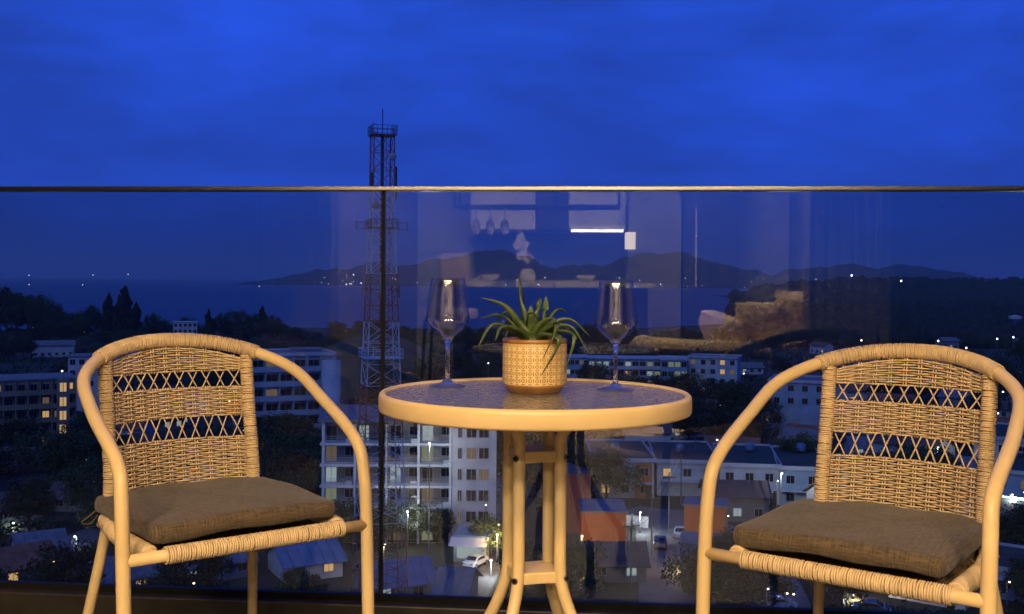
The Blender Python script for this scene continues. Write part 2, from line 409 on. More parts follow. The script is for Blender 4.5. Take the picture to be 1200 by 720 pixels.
# ------------------------------------------------------------------ balcony and the lit room behind the camera
def rbox(a0, a1, b0_, b1_, z0, z1, name, m, parent=None, bevel=0):
    """box in the room frame (a along railing, b into the room)"""
    mb = MB(); mb.box(a0, a1, -b1_, -b0_, z0, z1)
    o = mb.build(name, m, parent, bevel=bevel)
    if parent is None: o.location = O; o.rotation_euler = (0,0,GYAW)
    return o
DB = 2.55                                       # door plane
struct(rbox(-3.6, 3.6, -.16, DB, -.25, 0, 'balcony_floor', M['floor']))
struct(rbox(-3.6, 3.6, -.16, DB, 2.75, 3.0, 'balcony_ceiling', M['wallc']))
struct(rbox(-3.6, 3.6, DB+.004, 8.3, -.25, .002, 'room_floor', M['oak']))
struct(rbox(-3.6, 3.6, DB+.004, 8.3, 2.753, 3.0, 'room_ceiling', M['white']))
struct(rbox(-3.6, -1.62, DB-.02, DB+.2, .004, 2.748, 'facade_wall', M['extwall']))
struct(rbox(1.70, 3.6, DB-.02, DB+.2, .004, 2.748, 'facade_wall', M['extwall']))
struct(rbox(-3.8, -3.603, -.16, 8.3, -.25, 3.0, 'side_wall', M['wallc']))
struct(rbox(3.603, 3.8, -.16, 8.3, -.25, 3.0, 'side_wall', M['wallc']))
struct(rbox(-3.6, 3.6, 8.303, 8.5, -.25, 3.0, 'room_back_wall', M['wallc']))
struct(rbox(2.06, 2.2, DB+.21, 8.3, .004, 2.75, 'room_side_wall', M['panel']))
struct(rbox(-1.9, -1.76, DB+.21, 8.3, .004, 2.75, 'room_side_wall', M['panel']))

railing = thing('glass_railing', 'frameless clear glass balcony railing with slim polished steel top rail', 'railing', O, GYAW)
JA = -.338
for a0, a1 in ((-3.6, JA-.0046), (JA+.0046, 3.6)):
    mb = MB(); mb.box(a0, a1, -.006, .006, .05, 1.150); mb.build('glass_panel', M['glass'], railing)
mb = MB(); rw = random.Random(31)
for _ in range(40):
    a_, z_, r_ = rw.uniform(-1.6,1.6), rw.uniform(.55,1.13), rw.uniform(.0004,.0009)
    mb.sphere((a_, -.0062, z_), r_, 6, 4, (1,.25,rw.uniform(1,2.4)))
stuff(mb.build('water_spots', mat('dried_spot', (.7,.7,.7), .6), railing))
mb = MB(); mb.box(JA-.0042, JA+.0042, -.0062, .0062, .06, 1.149); mb.build('joint_seal', M['seal'], railing)
mb = MB(); mb.box(-3.6, 3.6, -.021, .021, 1.1485, 1.1610); mb.build('top_rail', M['rail'], railing, bevel=.003, seg=3)
mb = MB(); mb.box(-3.6, 3.6, -.055, .055, .0, .082); mb.build('base_channel', M['channel'], railing, bevel=.004)
mb = MB(); mb.box(-3.6, 3.6, -.022, -.0075, .081, .097); mb.build('gasket', M['seal'], railing)

# door frame and curtains
df = thing('sliding_door_frame', 'black aluminium frame of the open sliding door to the room', 'door frame', O, GYAW)
for nm, x0, x1, z0, z1 in (('jamb', -1.615,-1.56,.005,2.7), ('jamb', 1.64,1.695,.005,2.7), ('header', -1.615,1.695,2.70,2.747)):
    mb = MB(); mb.box(x0, x1, -(DB+.14), -(DB+.02), z0, z1); mb.build(nm, M['black'], df)
cm = mat('sheer_curtain', (.42,.42,.42), .9)
t_ = cm.node_tree; tl = t_.nodes.new('ShaderNodeBsdfTranslucent'); tl.inputs['Color'].default_value = (.40,.40,.40,1)
mxs = t_.nodes.new('ShaderNodeMixShader'); mxs.inputs[0].default_value = .45
t_.links.new(t_.nodes['Principled BSDF'].outputs[0], mxs.inputs[1]); t_.links.new(tl.outputs[0], mxs.inputs[2]); t_.links.new(mxs.outputs[0], t_.nodes['Material Output'].inputs['Surface'])
def curtain(a0, a1, label, seed):
    mb = MB(); n = 90; rnd = random.Random(seed)
    for i in range(n+1):
        t = i/n; a = a0+(a1-a0)*t; off = .045*math.sin(t*46+seed)+.018*math.sin(t*91+1)
        mb.v.append((a, -(DB+.30+off), .03)); mb.v.append((a, -(DB+.30+off*.7), 2.72))
    for i in range(n): mb.f.append((2*i, 2*i+2, 2*i+3, 2*i+1))
    o = mb.build('curtain', cm, None, smooth=True, loc=O); o.rotation_euler = (0,0,GYAW)
    md = o.modifiers.new('solid', 'SOLIDIFY'); md.thickness = .002
    tag(o, label, 'curtain')
curtain(1.25, 1.72, 'pale drawn-back curtain by the open door, on the sofa side', 2)
curtain(-1.66, -1.20, 'pale drawn-back curtain by the open door, on the wall side', 5)

# sofa: curved tub shell with its back to the balcony
sf = thing('sofa', 'beige curved fabric sofa reflected in the glass railing', 'sofa', rm(1.24, 3.55), GYAW); sf.scale = (1.12, 1.12, 1.0)
mb = MB(); n = 40; outer = []; inner = []
for i in range(n+1):
    t = -1.25+ (math.pi+1.0)*i/n            # sweeps round the balcony side and the right end
    rx, ry = .78, .55
    outer.append((rx*math.cos(t+.35), ry*math.sin(t+.35)))
    inner.append(((rx-.15)*math.cos(t+.35), (ry-.15)*math.sin(t+.35)))
hs = [.60+.16*math.sin(math.pi*min(1, max(0, (.62-i/n)*1.5))) for i in range(n+1)]
for i in range(n+1):
    (xo, yo), (xi, yi), h = outer[i], inner[i], hs[i]
    xm, ym = (xo+xi)/2, (yo+yi)/2
    mb.v += [(xo,yo,.12),(xo,yo,h-.05),((xo+xm)/2,(yo+ym)/2,h-.008),(xm,ym,h),((xi+xm)/2,(yi+ym)/2,h-.008),(xi,yi,h-.05),(xi,yi,.12)]
for i in range(n):
    for k in range(6): mb.f.append((i*7+k, i*7+k+1, (i+1)*7+k+1, (i+1)*7+k))
mb.f.append(tuple(range(7))); mb.f.append(tuple(n*7+k for k in range(7))[::-1])
mb.build('backrest', M['sofa'], sf, smooth=True)
mb = MB()
for i in range(n+1):
    (xo, yo), h = outer[i], hs[i]
    for k_, z in ((1.006,.115),(1.018,.13),(1.018,h-.07),(1.004,h-.052)): mb.v.append((xo*k_, yo*k_, z))
for i in range(n):
    for k in range(3): mb.f.append((i*4+k, i*4+k+1, (i+1)*4+k+1, (i+1)*4+k))
mb.build('shaded_back_shell', fabric('shaded_back_fabric', (.035,.026,.02), (.06,.045,.034), 200), sf, smooth=True)  # dark colour paints in the shade on the sofa's unlit back
mb = MB(); mb.lathe([(0,.14),(.60,.14),(.63,.2),(.63,.36),(.58,.43),(0,.45)], 36)
so = mb.build('seat', M['sofa'], sf, smooth=True); so.scale = (1, .66, 1)
for sx in (-.45,.45):
    for sy in (-.28,.28):
        MB().bar((sx,sy,0),(sx,sy,.15),.022,8).build('leg', M['dark'], sf)
def pillow(p, rx, rz, s, m, label, ry=0):
    mb = MB(); n = 14
    for side in (1,-1):
        for i in range(n+1):
            for j in range(n+1):
                x = i/n*2-1; y = j/n*2-1
                e = max(0, (1-x**4)*(1-y**4))**.45
                k = 1-.07*(1-abs(x*y))*(abs(x)**3+abs(y)**3)/2
                mb.v.append((x*s*k, side*.085*e, y*s*k))
    N2 = (n+1)**2
    for q in range(2):
        for i in range(n):
            for j in range(n):
                a = q*N2+i*(n+1)+j; fc = (a, a+1, a+n+2, a+n+1); mb.f.append(fc if q == 0 else fc[::-1])
    o = mb.build('scatter_cushion', m, None, smooth=True); o.location = p; o.rotation_euler = (rx, ry, rz)
    tag(o, label, 'cushion'); return o
pillow(rm(1.39, 3.52, .69), R(-12), GYAW+R(14), .185, M['pil1'], 'large square beige cushion standing upright in the sofa corner')
pillow(rm(1.14, 3.47, .650), R(-24), GYAW+R(40), .165, M['pil2'], 'beige cushion leaning against the upright corner cushion')
pillow(rm(.92, 3.50, .60), R(-38), GYAW+R(55), .15, M['pil1'], 'smaller tilted beige cushion in the middle of the sofa', R(12))

pillow(rm(1.02, 3.60, .55), R(-62), GYAW+R(30), .14, M['pil2'], 'tan cushion lying low in front of the leaning ones', R(-8))
# kitchen wall, island, shelves
kit = thing('kitchen_units', 'dark kitchen wall units with white uppers and a lit strip below', 'kitchen unit', O, GYAW)
def kp(nm, a0, a1, b0_, b1_, z0, z1, m, par=None):
    mb = MB(); mb.box(a0, a1, -b1_, -b0_, z0, z1); return mb.build(nm, m, par or kit)
kp('base_cabinet', -1.15, .40, 7.65, 8.28, .004, .88, M['dark'])
kp('worktop', -1.16, .41, 7.62, 8.285, .882, .92, M['white'])
kp('splashback', -1.15, .40, 8.26, 8.295, .925, 1.40, M['dark'])
for i, (a0, a1, m) in enumerate(((-1.15,-.50,M['white']), (-.495,-.17,M['dark']), (-.165,.40,M['white']))):
    kp('upper_cabinet', a0, a1, 7.92, 8.28, 1.43, 2.45, m)
kp('light_strip', -.14, .38, 7.90, 7.918, 1.40, 1.426, emit('strip_light', (1,.93,.80), 22, True))
kp('tall_cabinet', .95, 1.48, 7.6, 8.28, .004, 2.2, M['dark'])
kp('cabinet_handle', 1.06, 1.078, 7.57, 7.598, .86, 1.62, M['white'])
kp('fridge', .43, .93, 7.6, 8.28, .004, 1.72, mat('steel_fridge', (.32,.33,.34), .35, .8))
wl_ = thing('wall_lamp', 'small box wall lamp glowing cream beside the kitchen', 'lamp', rm(.44, 7.5, 1.22), GYAW)
mb = MB(); mb.box(-.05,.05,-.05,.05,0,.16); mb.build('lamp_shade', emit('lamp_shade', (1,.84,.58), 9, True), wl_)
mb = MB(); mb.box(-.02,.02,-.10,-.051,.05,.11); mb.build('bracket', M['black'], wl_)
isl = thing('kitchen_island', 'dark island with a pale top in the lit room', 'kitchen island', O, GYAW)
kp('cabinet', -1.0, .55, 5.75, 6.35, .004, .86, M['dark'], isl)
kp('worktop', -1.05, .60, 5.65, 6.42, .862, .90, M['white'], isl)
rk = thing('hanging_rack', 'black metal rack with glasses hung over the island', 'rack', O, GYAW)
for z in (1.52, 1.75):
    for b in (5.9, 6.2): MB().bar((-1.02,-b,z),(.32,-b,z),.013,6).build('rail', M['black'], rk)
for a in (-1.02,-.2,.32):
    for b in (5.9,6.2): MB().bar((a,-b,1.51),(a,-b,2.75),.011,6).build('post', M['black'], rk)
GL = [(.0,.0),(.034,.0),(.034,.003),(.006,.008),(.005,.085),(.028,.11),(.038,.135),(.03,.21),(.028,.21),(.035,.137),(.004,.10)]
for i, a in enumerate((-.86,-.74,-.62)):
    o = MB().lathe([(r, 1.512-z) for r, z in GL], 14).build('wine_glass', gm, None, smooth=True, loc=rm(a, 6.05)); tag(o, 'wine glass hanging upside down from the black rack', 'wine glass', 'glasses hung from the rack')
orc = thing('orchid', 'white orchid in a round white vase on the island', 'plant', rm(-.42, 5.95, .90), 0)
MB().lathe([(0,0),(.04,0),(.062,.03),(.066,.06),(.055,.095),(.03,.11),(.03,.1),(0,.1)], 20).build('vase', M['white'], orc, smooth=True)
MB().tube(spline([(0,0,.1),(.02,0,.2),(-.02,0,.30),(-.06,.0,.36)], 6), .004, 6).build('stem', M['leaf2'], orc)
for i, (x, z) in enumerate(((-.06,.36),(-.03,.31),(-.08,.30),(-.035,.24),(.0,.20),(-.06,.22))):
    mb = MB()
    for k in range(5):
        a = k*1.257+.3*i; mb.sphere((x+.024*math.cos(a), .012*math.sin(i), z+.024*math.sin(a)), .021, 8, 5, (1,.25,1))
    mb.build('flower', M['white'], orc, smooth=True)
for i, a in enumerate((-.72,.06)):
    o = MB().lathe([(0,0),(.03,0),(.075,.045),(.08,.06),(.075,.06),(.03,.01),(0,.01)], 18).build('bowl', M['white'], None, smooth=True, loc=rm(a, 5.85, .901))
    tag(o, ['white bowl at the wall end of the island', 'white bowl at the middle of the island'][i], 'bowl')
def stool(a, b, label, g):
    s = thing('bar_stool', label, 'bar stool', rm(a, b), GYAW, g)
    mb = MB(); mb.box(-.19,.19,-.18,.18,.62,.70); mb.build('seat', M['sofa'], s, bevel=.02)
    mb = MB(); mb.box(-.11,.11,-.22,-.17,.86,1.12); mb.build('backrest', M['sofa'], s, bevel=.02)
    for x in (-.16,.16):
        for y in (-.15,.15): MB().bar((x*1.2,y*1.2,0),(x,y,.63),.012,6).build('leg', M['black'], s)
stool(-.95, 5.25, 'cream padded bar stool at the island', None)

# ceiling lights: recessed discs in the room and over the balcony, with their lamps
WARM = (1.0, .63, .27); ROOMC = (1.0, .80, .52)
disc_m = emit('downlight_disc', (1.0,.74,.42), 14)
def downlight(a, b, power, label, group, size=.34, zc=2.748):
    d = thing('downlight', label, 'ceiling light', rm(a, b, zc), GYAW, group)
    MB().lathe([(size/2+.02,0),(size/2+.02,-.014),(size/2,-.014),(size/2,0)], 24, closed=True).build('trim', M['white'], d)
    MB().lathe([(0,-.004),(size/2-.002,-.004)], 24).build('diffuser', disc_m, d)
    l = bpy.data.lights.new('lamp', 'AREA'); l.shape = 'DISK'; l.size = size; l.energy = power; l.color = WARM if b < 4 else ROOMC
    lo = link('lamp', l, d); lo.location = (0,0,-.02)
for a in (-.9, .1, 1.1):
    for b in (3.2, 4.6, 6.4):
        downlight(a, b, 35 if b < 4 else 66, 'round recessed warm ceiling light in the room', 'recessed room ceiling lights')

def sofa_fill_lamp(a, b, power):  # added lamp with a narrow beam, brightens the sofa, no known fixture
    d = thing('downlight', 'added fill lamp brightening the sofa', 'ceiling light', rm(a, b, 2.748), GYAW)
    MB().lathe([(.07,0),(.07,-.012),(.052,-.012),(.052,0)], 20, closed=True).build('trim', M['white'], d)
    l = bpy.data.lights.new('lamp', 'AREA'); l.shape = 'DISK'; l.size = .10; l.energy = power; l.color = ROOMC; l.spread = R(50)
    lo = link('lamp', l, d); lo.location = (0,0,-.006)
sofa_fill_lamp(.85, 4.0, 300)
# ------------------------------------------------------------------ chairs
HALF = [(.2560,.252,0),(.2532,.2417,.1),(.2547,.2225,.40),(.2541,.2112,.5053),(.2523,.192,.5618),(.2509,.0211,.6519),(.2336,-.093,.7104),(.1657,-.1804,.7502),(.088,-.222,.7690),(0,-.240,.7745)]
LOOP = HALF + [(-x, y, z) for x, y, z in HALF[-2::-1]]
TR = .0132
def coil(mb, P, r, wire, pitch, n=12, jitter=.0006, rnd=None):
    """rings of wire wound round a path"""
    Q = resample(P, pitch); rnd = rnd or random.Random(3)
    for i in range(1, len(Q)-1):
        t = (Q[i+1]-Q[i-1]).normalized(); u_ = t.orthogonal().normalized(); v_ = t.cross(u_)
        c = Q[i]+t*rnd.uniform(-jitter, jitter); rr = r+rnd.uniform(0, jitter); sk = rnd.uniform(-.0012,.0012)
        ring = [c+(u_*math.cos(2*math.pi*k/n)+v_*math.sin(2*math.pi*k/n))*rr+t*sk*math.cos(2*math.pi*k/n) for k in range(n)]
        mb.tube(ring, wire, 4, closed=True)
def fpost(z):                                    # how far back the rear posts lean at height z (local y, towards the front positive)
    return -.140-.050*(z-.45)/.29
HW = .163
def fsurf(x, z): return fpost(z)-.040*(1-(x/HW)**2)
rear = [(.213,-.252,0),(.190,-.200,.19),(.166,-.150,.40),(.163,-.142,.48),(.163,-.165,.60),(.163,-.184,.715),(.163,-.186,.742)]
def make_chair():
    ch = thing('wicker_armchair', '', 'chair')
    lp = [Vector((x,y,z)) for x,y,z in spline(LOOP, 9)]
    fl = lambda P: [Vector((p[0], -p[1], p[2])) for p in P]        # local y: minus = front
    MB().tube(fl(lp), TR, 16).build('arm_frame', M['tube'], ch, smooth=True)
    for s in (1,-1):
        P = fl(spline([(x*s,y,z) for x,y,z in rear], 6))
        low = [p for p in P if p.z < .47]; MB().tube(low, .0115, 12).build('rear_leg', M['tube'], ch, smooth=True)
        up = [p for p in P if p.z > .40]
        po = MB().tube(up, .0115, 10).build('back_post', M['tube'], ch, smooth=True)
        mb = MB(); coil(mb, up, .0135, .0021, .0040); stuff(mb.build('wrapping', M['wrap'], po, smooth=True))
    # wrapped top of the loop
    arc = [p for p in fl(lp) if p.z > .738 and abs(p.x) < .185]
    mb = MB(); coil(mb, arc, TR+.0018, .0020, .0040, 14); stuff(mb.build('top_wrapping', M['wrap'], ch, smooth=True))
    # woven panels
    K = 10; pitch = 2*HW/K*.93; xs = [(k-(K-1)/2)*pitch for k in range(K)]
    rnd = random.Random(11)
    def ztop(x): return .726+.030*(1-(x/HW)**2)
    def band(z0, z1, n, top=False):
        mb = MB()
        for j in range(n):
            t = j/(n-1); pts = []; jz = rnd.uniform(-.0006,.0006)
            ns = 88; ph = (j % 2)*math.pi; am = .0048*rnd.uniform(.92,1.08)
            for i in range(ns+1):
                x = -HW+2*HW*i/ns
                zz = z0+(z1-z0)*t
                if top: zz = z0+(ztop(x)-z0)*t
                wv = math.sin(math.pi*(x-xs[0])/pitch+math.pi/2+ph)
                edge = min(1, (HW-abs(x))/.012)
                pts.append(Vector((x, -(fsurf(x, zz)+am*wv*edge), zz+jz)))
            mb.tube(pts, .0020, 5, caps=False)
        return mb
    for z0, z1, n, tp in ((.703,.745,11,True), (.600,.664,15,False), (.425,.549,27,False)):
        stuff(band(z0, z1, n, tp).build('woven_panel', M['wicker'], ch, smooth=True))
    mb = MB()
    for x in xs:                                                # pairs of upright stakes inside each woven band
        for dx in (-.0028,.0028):
            for z0, z1 in ((.42,.552),(.597,.667),(.700,ztop(x)+.004)):
                mb.tube([Vector((x+dx, -fsurf(x,z0+(z1-z0)*q/5), z0+(z1-z0)*q/5)) for q in range(6)], .0017, 5)
    stuff(mb.build('stake', M['wicker'], ch, smooth=True))
    for zb, zt in ((.552,.597),(.667,.700)):
        mb = MB()
        for k, x in enumerate(xs):
            for s in (1,-1):
                wd = .37 if 0 < k < K-1 else .46
                q = [Vector((x+s*(-wd*pitch+2*wd*pitch*i/6), -(fsurf(x,zb+(zt-zb)*i/6)+s*.0016), zb-.004+(zt-zb+.008)*i/6)) for i in range(7)]
                for p in q: p.x = max(-HW+.006, min(HW-.006, p.x))
                mb.tube(q, .0017, 5)
        stuff(mb.build('cross_lacing', M['wicker'], ch, smooth=True))
    # seat ring
    zb = .400
    MB().tube([(-.2507,-.2225,zb),(.2507,-.2225,zb)], .0118, 14).build('front_bar', M['tube'], ch, smooth=True)
    mb = MB(); coil(mb, [(-.180,-.2225,zb),(.205,-.2225,zb)], .0150, .0023, .0047, 14); stuff(mb.build('bar_wrapping', M['wrap'], ch, smooth=True))
    for s in (1,-1):
        P = spline([(s*.196,-.2225,zb),(s*.200,-.17,zb+.002),(s*.196,0,zb),(s*.170,.150,zb)], 8)
        sb = MB().tube(P, .0125, 12).build('side_bar', M['tube'], ch, smooth=True)
        mb = MB(); coil(mb, P[3:], .0140, .0034, .0068, 14); stuff(mb.build('wrapping', M['wrap'], sb, smooth=True))
    MB().tube([(-.168,.150,zb),(.168,.150,zb)], .0115, 10).build('back_bar', M['tube'], ch, smooth=True)
    mb = MB()
    for j in range(46):
        y = -.205+.345*j/45; wv = .006 if j % 2 else -.006
        mb.tube([Vector((-.192+.384*i/24, y, zb-.008+wv*math.sin(i*math.pi/2)-.008*math.sin(math.pi*i/24))) for i in range(25)], .0036, 4, caps=False)
    stuff(mb.build('seat_weave', M['seat_weave'], ch, smooth=True))
    return ch
def cushion_mesh():
    """box cushion: flat top and bottom, upright sides with soft edges, slightly sagging corners"""
    mb = MB(); hw, hl, th, rc = .198, .190, .035, .022
    per = []
    for cx, cy, a0 in ((1,1,0),(-1,1,90),(-1,-1,180),(1,-1,270)):
        for k in range(7):
            a = R(a0+15*k); per.append((cx*(hw-rc)+rc*math.cos(a), cy*(hl-rc)+rc*math.sin(a)))
        nx, ny = (-1,1) if (cx,cy) == (1,1) else (-1,-1) if (cx,cy) == (-1,1) else (1,-1) if (cx,cy) == (-1,-1) else (1,1)
        e0 = per[-1]; b0_ = R(a0+90); e1 = (nx*(hw-rc)+rc*math.cos(b0_), ny*(hl-rc)+rc*math.sin(b0_))
        for k in range(1, 14): per.append((e0[0]+(e1[0]-e0[0])*k/14, e0[1]+(e1[1]-e0[1])*k/14))
    m = len(per); er = .010
    loops = [(.02,-th/2,0),(.5,-th/2,0),(.8,-th/2,0),(1,-th/2,er)]
    for k in range(1, 4): a = R(90*k/3); loops.append((1, -th/2+er-er*math.cos(a), er-er*math.sin(a)))
    loops += [(1, -th/6, -.0015), (1, th/6, -.0015)]
    for k in range(0, 4): a = R(90*k/3); loops.append((1, th/2-er+er*math.sin(a), er-er*math.cos(a)))
    loops += [(.93,th/2+.0006,0),(.8,th/2+.0012,0),(.6,th/2+.0016,0),(.35,th/2+.0018,0),(.02,th/2+.0018,0)]
    rnd = random.Random(2)
    for sc_, z, ins in loops:
        for (x, y) in per:
            l = math.hypot(x, y); xx = x*sc_-x/l*ins; yy = y*sc_-y/l*ins
            q = abs(xx/hw)**3*abs(yy/hl)**3
            dz = -.0015*(xx/hw)**2 - .004*q + .0022*math.sin(9*xx+1.0) + .0012*math.sin(37*xx+19*yy) + .0010*math.sin(29*yy-31*xx+z*60)
            mb.v.append((xx*(1-.02*q), yy*(1-.02*q), z+dz))
    for i in range(len(loops)-1):
        for k in range(m): mb.f.append((i*m+k, i*m+(k+1) % m, (i+1)*m+(k+1) % m, (i+1)*m+k))
    mb.f.append(tuple(range(m))[::-1]); mb.f.append(tuple((len(loops)-1)*m+k for k in range(m)))
    return mb.mesh('cushion', M['cushion'], True)
c1 = make_chair()
c2 = copy_tree(c1)
CM = cushion_mesh()
for ch, pose, lab, clab, tl in ((c1, (-.6414,2.2754,37.985), 'cream tubular wicker armchair standing in front of the lattice mast and apartment block', 'flat brown fabric seat cushion on the armchair before the lattice mast', -1),
                      (c2, (.7103,2.0692,-36.838), 'cream tubular wicker armchair standing in front of the flat-roofed townhouses', 'flat brown fabric seat cushion on the armchair before the townhouses', 1)):
    ch.location = (pose[0], pose[1], 0); ch.rotation_euler = (0,0,R(pose[2])); ch['label'] = lab; ch['group'] = 'wicker armchairs at the round table'
    q = thing('seat_cushion', clab, 'cushion', (0,0,0), R(pose[2]))
    a = R(pose[2]); lx, ly = (.004 if tl < 0 else -.018), -.014
    q.location = (pose[0]+lx*math.cos(a)-ly*math.sin(a), pose[1]+lx*math.sin(a)+ly*math.cos(a), .4375)
    link('pad', CM, q)
    for s in (-1,1):
        cx, cy = s*.187, .160 if s != tl or tl < 0 else -.02
        L_ = spline([(cx,cy,-.01),(cx+s*.018,cy+.012,-.028),(cx+s*.03,cy+.03,-.045),(cx+s*.012,cy+.034,-.05),(cx,cy+.016,-.03)], 6)
        MB().tube(L_, .0018, 6).build('tie', M['cushion'], q, smooth=True)

# ------------------------------------------------------------------ round table
TX, TY, TZ = .046, 2.07, .703
tb = thing('round_table', 'round bistro table with rippled glass top and cream tubular legs', 'table', (TX,TY,0), 0)
MB().lathe([(.268,TZ-.010),(.288,TZ-.010),(.288,TZ-.004),(.2905,TZ),(.296,TZ+.001),(.300,TZ-.003),(.3012,TZ-.008),(.3012,TZ-.030),(.2995,TZ-.0340),(.295,TZ-.0355),(.285,TZ-.0355),(.285,TZ-.020),(.268,TZ-.020)], 96, closed=True).build('rim', M['tube'], tb, smooth=False).data.polygons.foreach_set('use_smooth', [True]*(96*13))
MB().lathe([(0,TZ-.0035),(.2875,TZ-.0035),(.2875,TZ-.0095),(0,TZ-.0095)], 96).build('glass_top', M['rglass'], tb)
dirs = [(-18,-30),(30,-18),(-30,18),(18,30)]
for dx, dy in dirs:
    L = math.hypot(dx, dy); ex, ey = dx/L, dy/L
    P = []
    for z in [.017]+[.02+.04*i for i in range(1,10)]+[.42,.50,.58,.62,.645,.66,.670]:
        r = .058
        if z < .36: r += .150*(min(1, (.36-z)/.255))**1.5
        if z > .62: r += .055*((z-.62)/.05)**1.6
        P.append((ex*r, ey*r, z))
    lg = MB().tube(spline(P, 3), .0117, 14).build('leg', M['tube'], tb, smooth=True)
    MB().lathe([(0,0),(.017,0),(.019,.006),(.015,.022),(0,.022)], 14, (P[0][0], P[0][1], 0)).build('foot_cap', M['seal'], lg)
    for z in (.583, .352):
        rb = .058+.0117 + (.150*((.36-z)/.255)**1.5 if z < .36 else 0)
        MB().tube([(ex*(rb-.004),ey*(rb-.004),z),(ex*(rb+.0025),ey*(rb+.0025),z)], .0062, 12).build('bolt', M['bolt'], lg)
        MB().tube([(ex*(rb+.002),ey*(rb+.002),z),(ex*(rb+.0045),ey*(rb+.0045),z)], .0036, 6).build('bolt_head', M['seal'], lg)
for z in (.583, .352):                          # spacer: square plate with hollow sides between the four tubes
    ring = []
    for q in range(4):
        a0 = math.atan2(-30,-18)+q*math.pi/2
        for k in range(9):
            t = k/9; a = a0+t*math.pi/2
            r = .062-.019*math.sin(math.pi*t); ring.append((r*math.cos(a), r*math.sin(a), z-.011))
    MB().prism(ring, (0,0,.022)).build('spacer', M['tube'], tb, bevel=.003)
MB().lathe([(.105,.669),(.125,.669),(.125,.683),(.105,.683)], 40, closed=True).build('support_ring', M['tube'], tb)
for dx, dy in dirs:
    L = math.hypot(dx, dy); MB().bar((dx/L*.10,dy/L*.10,.676),(dx/L*.288,dy/L*.288,.676),.006,8).build('support_arm', M['tube'], tb)

# ------------------------------------------------------------------ wine glasses, potted plant
foot = [(0,.0005),(.0365,.0005),(.0376,.0012),(.0372,.0022),(.026,.0042),(.013,.0085),(.0062,.016),(.0046,.028),(.0042,.05),(.0044,.075),(.0058,.090),(.0100,.0985),(.0150,.1035),(.0150,.1042),(.009,.1046),(0,.1048)]
bowl_o = [(.0120,.1012),(.020,.108),(.034,.120),(.0425,.131),(.0447,.139),(.0437,.150),(.0405,.180),(.0362,.208),(.0342,.222)]
bowl = bowl_o + [(.0339,.2224)] + [(max(r-.0007,0), z+.0004) for r, z in bowl_o[::-1]]
M['bowl'] = pane_mat('clear_bowl', (.965,.97,.97), .16)
for (x, y, s, lab) in ((-.131,2.187,1.0,'clear stemmed wine glass on the table, beside the lattice mast'), (.2085,2.136,.985,'clear stemmed wine glass on the table, beside the drooping plant leaves')):
    o = thing('wine_glass', lab, 'wine glass', (x, y, TZ-.0035), 0, 'wine glasses on the round table'); o.scale = (s,s,s)
    MB().lathe(foot, 64).build('stem', gm, o, smooth=True); bo = MB().lathe(bowl, 72).build('bowl', M['bowl'], o, smooth=True); MB().tube([(.0341*math.cos(k*math.pi/36), .0341*math.sin(k*math.pi/36), .2222) for k in range(72)], .00055, 8, closed=True).build('rim', gm, bo, smooth=True)

def cane():
    m = bpy.data.materials.new('embossed_cane'); m.use_nodes = True; t = m.node_tree; b = t.nodes['Principled BSDF']; N = t.nodes.new; L = t.links.new
    tcn = N('ShaderNodeTexCoord'); sx = N('ShaderNodeSeparateXYZ'); L(tcn.outputs['Object'], sx.inputs[0])
    def mt(op, a, c=None, d=None):
        q = N('ShaderNodeMath'); q.operation = op
        for i, x in enumerate((a, c, d)):
            if x is None: continue
            if isinstance(x, (int, float)): q.inputs[i].default_value = x
            else: L(x, q.inputs[i])
        return q.outputs[0]
    ang = mt('ARCTAN2', sx.outputs['Y'], sx.outputs['X'])
    U = mt('MULTIPLY', ang, 29/6.2832); V = mt('MULTIPLY', sx.outputs['Z'], 29/(6.2832*.062))
    def line(e, wd):
        fr = mt('FRACT', e); dd = mt('ABSOLUTE', mt('SUBTRACT', fr, .5)); return mt('LESS_THAN', dd, wd)
    def pair(e):
        dd = mt('ABSOLUTE', mt('SUBTRACT', mt('FRACT', e), .5)); return mt('LESS_THAN', mt('ABSOLUTE', mt('SUBTRACT', dd, .14)), .075)
    h = pair(V); v = pair(U); d1 = line(mt('ADD', mt('ADD', U, V), .5), .085); d2 = line(mt('ADD', mt('SUBTRACT', U, V), .5), .085)
    hole = mt('MAXIMUM', mt('MAXIMUM', h, v), mt('MULTIPLY', mt('MAXIMUM', d1, d2), .85))
    n = N('ShaderNodeTexNoise'); n.inputs['Scale'].default_value = 260; L(tcn.outputs['Object'], n.inputs['Vector'])
    fac = mt('MULTIPLY', hole, mt('ADD', mt('MULTIPLY', n.outputs['Fac'], .5), .75))
    r = N('ShaderNodeValToRGB'); r.color_ramp.elements[0].color = (.36,.18,.048,1); r.color_ramp.elements[1].color = (.84,.60,.28,1); L(fac, r.inputs['Fac'])
    L(r.outputs['Color'], b.inputs['Base Color']); b.inputs['Roughness'].default_value = .45
    bp = N('ShaderNodeBump'); bp.inputs['Strength'].default_value = .8; bp.inputs['Distance'].default_value = .0015; L(fac, bp.inputs['Height']); L(bp.outputs['Normal'], b.inputs['Normal'])
    return m
M['cane'] = cane()
M['clay'] = mat('brown_glaze', (.29,.14,.045), .35, noise=(40,.25))
M['soil'] = mat('soil', (.02,.014,.01), .9, bump=(200,1,.004))
PX_, PY_ = .046, 2.098
pt = thing('potted_plant', 'spiky green succulent in a cane patterned tan pot', 'potted plant', (PX_,PY_,TZ-.0035), 0)
MB().lathe([(.0620,.0175),(.0632,.021),(.0632,.094),(.0620,.0975)], 64).build('pot_body', M['cane'], pt, smooth=True)
MB().lathe([(0,.0),(.047,.0),(.0505,.002),(.0585,.012),(.0624,.0178),(.060,.0185)], 64).build('pot_base', M['clay'], pt, smooth=True)
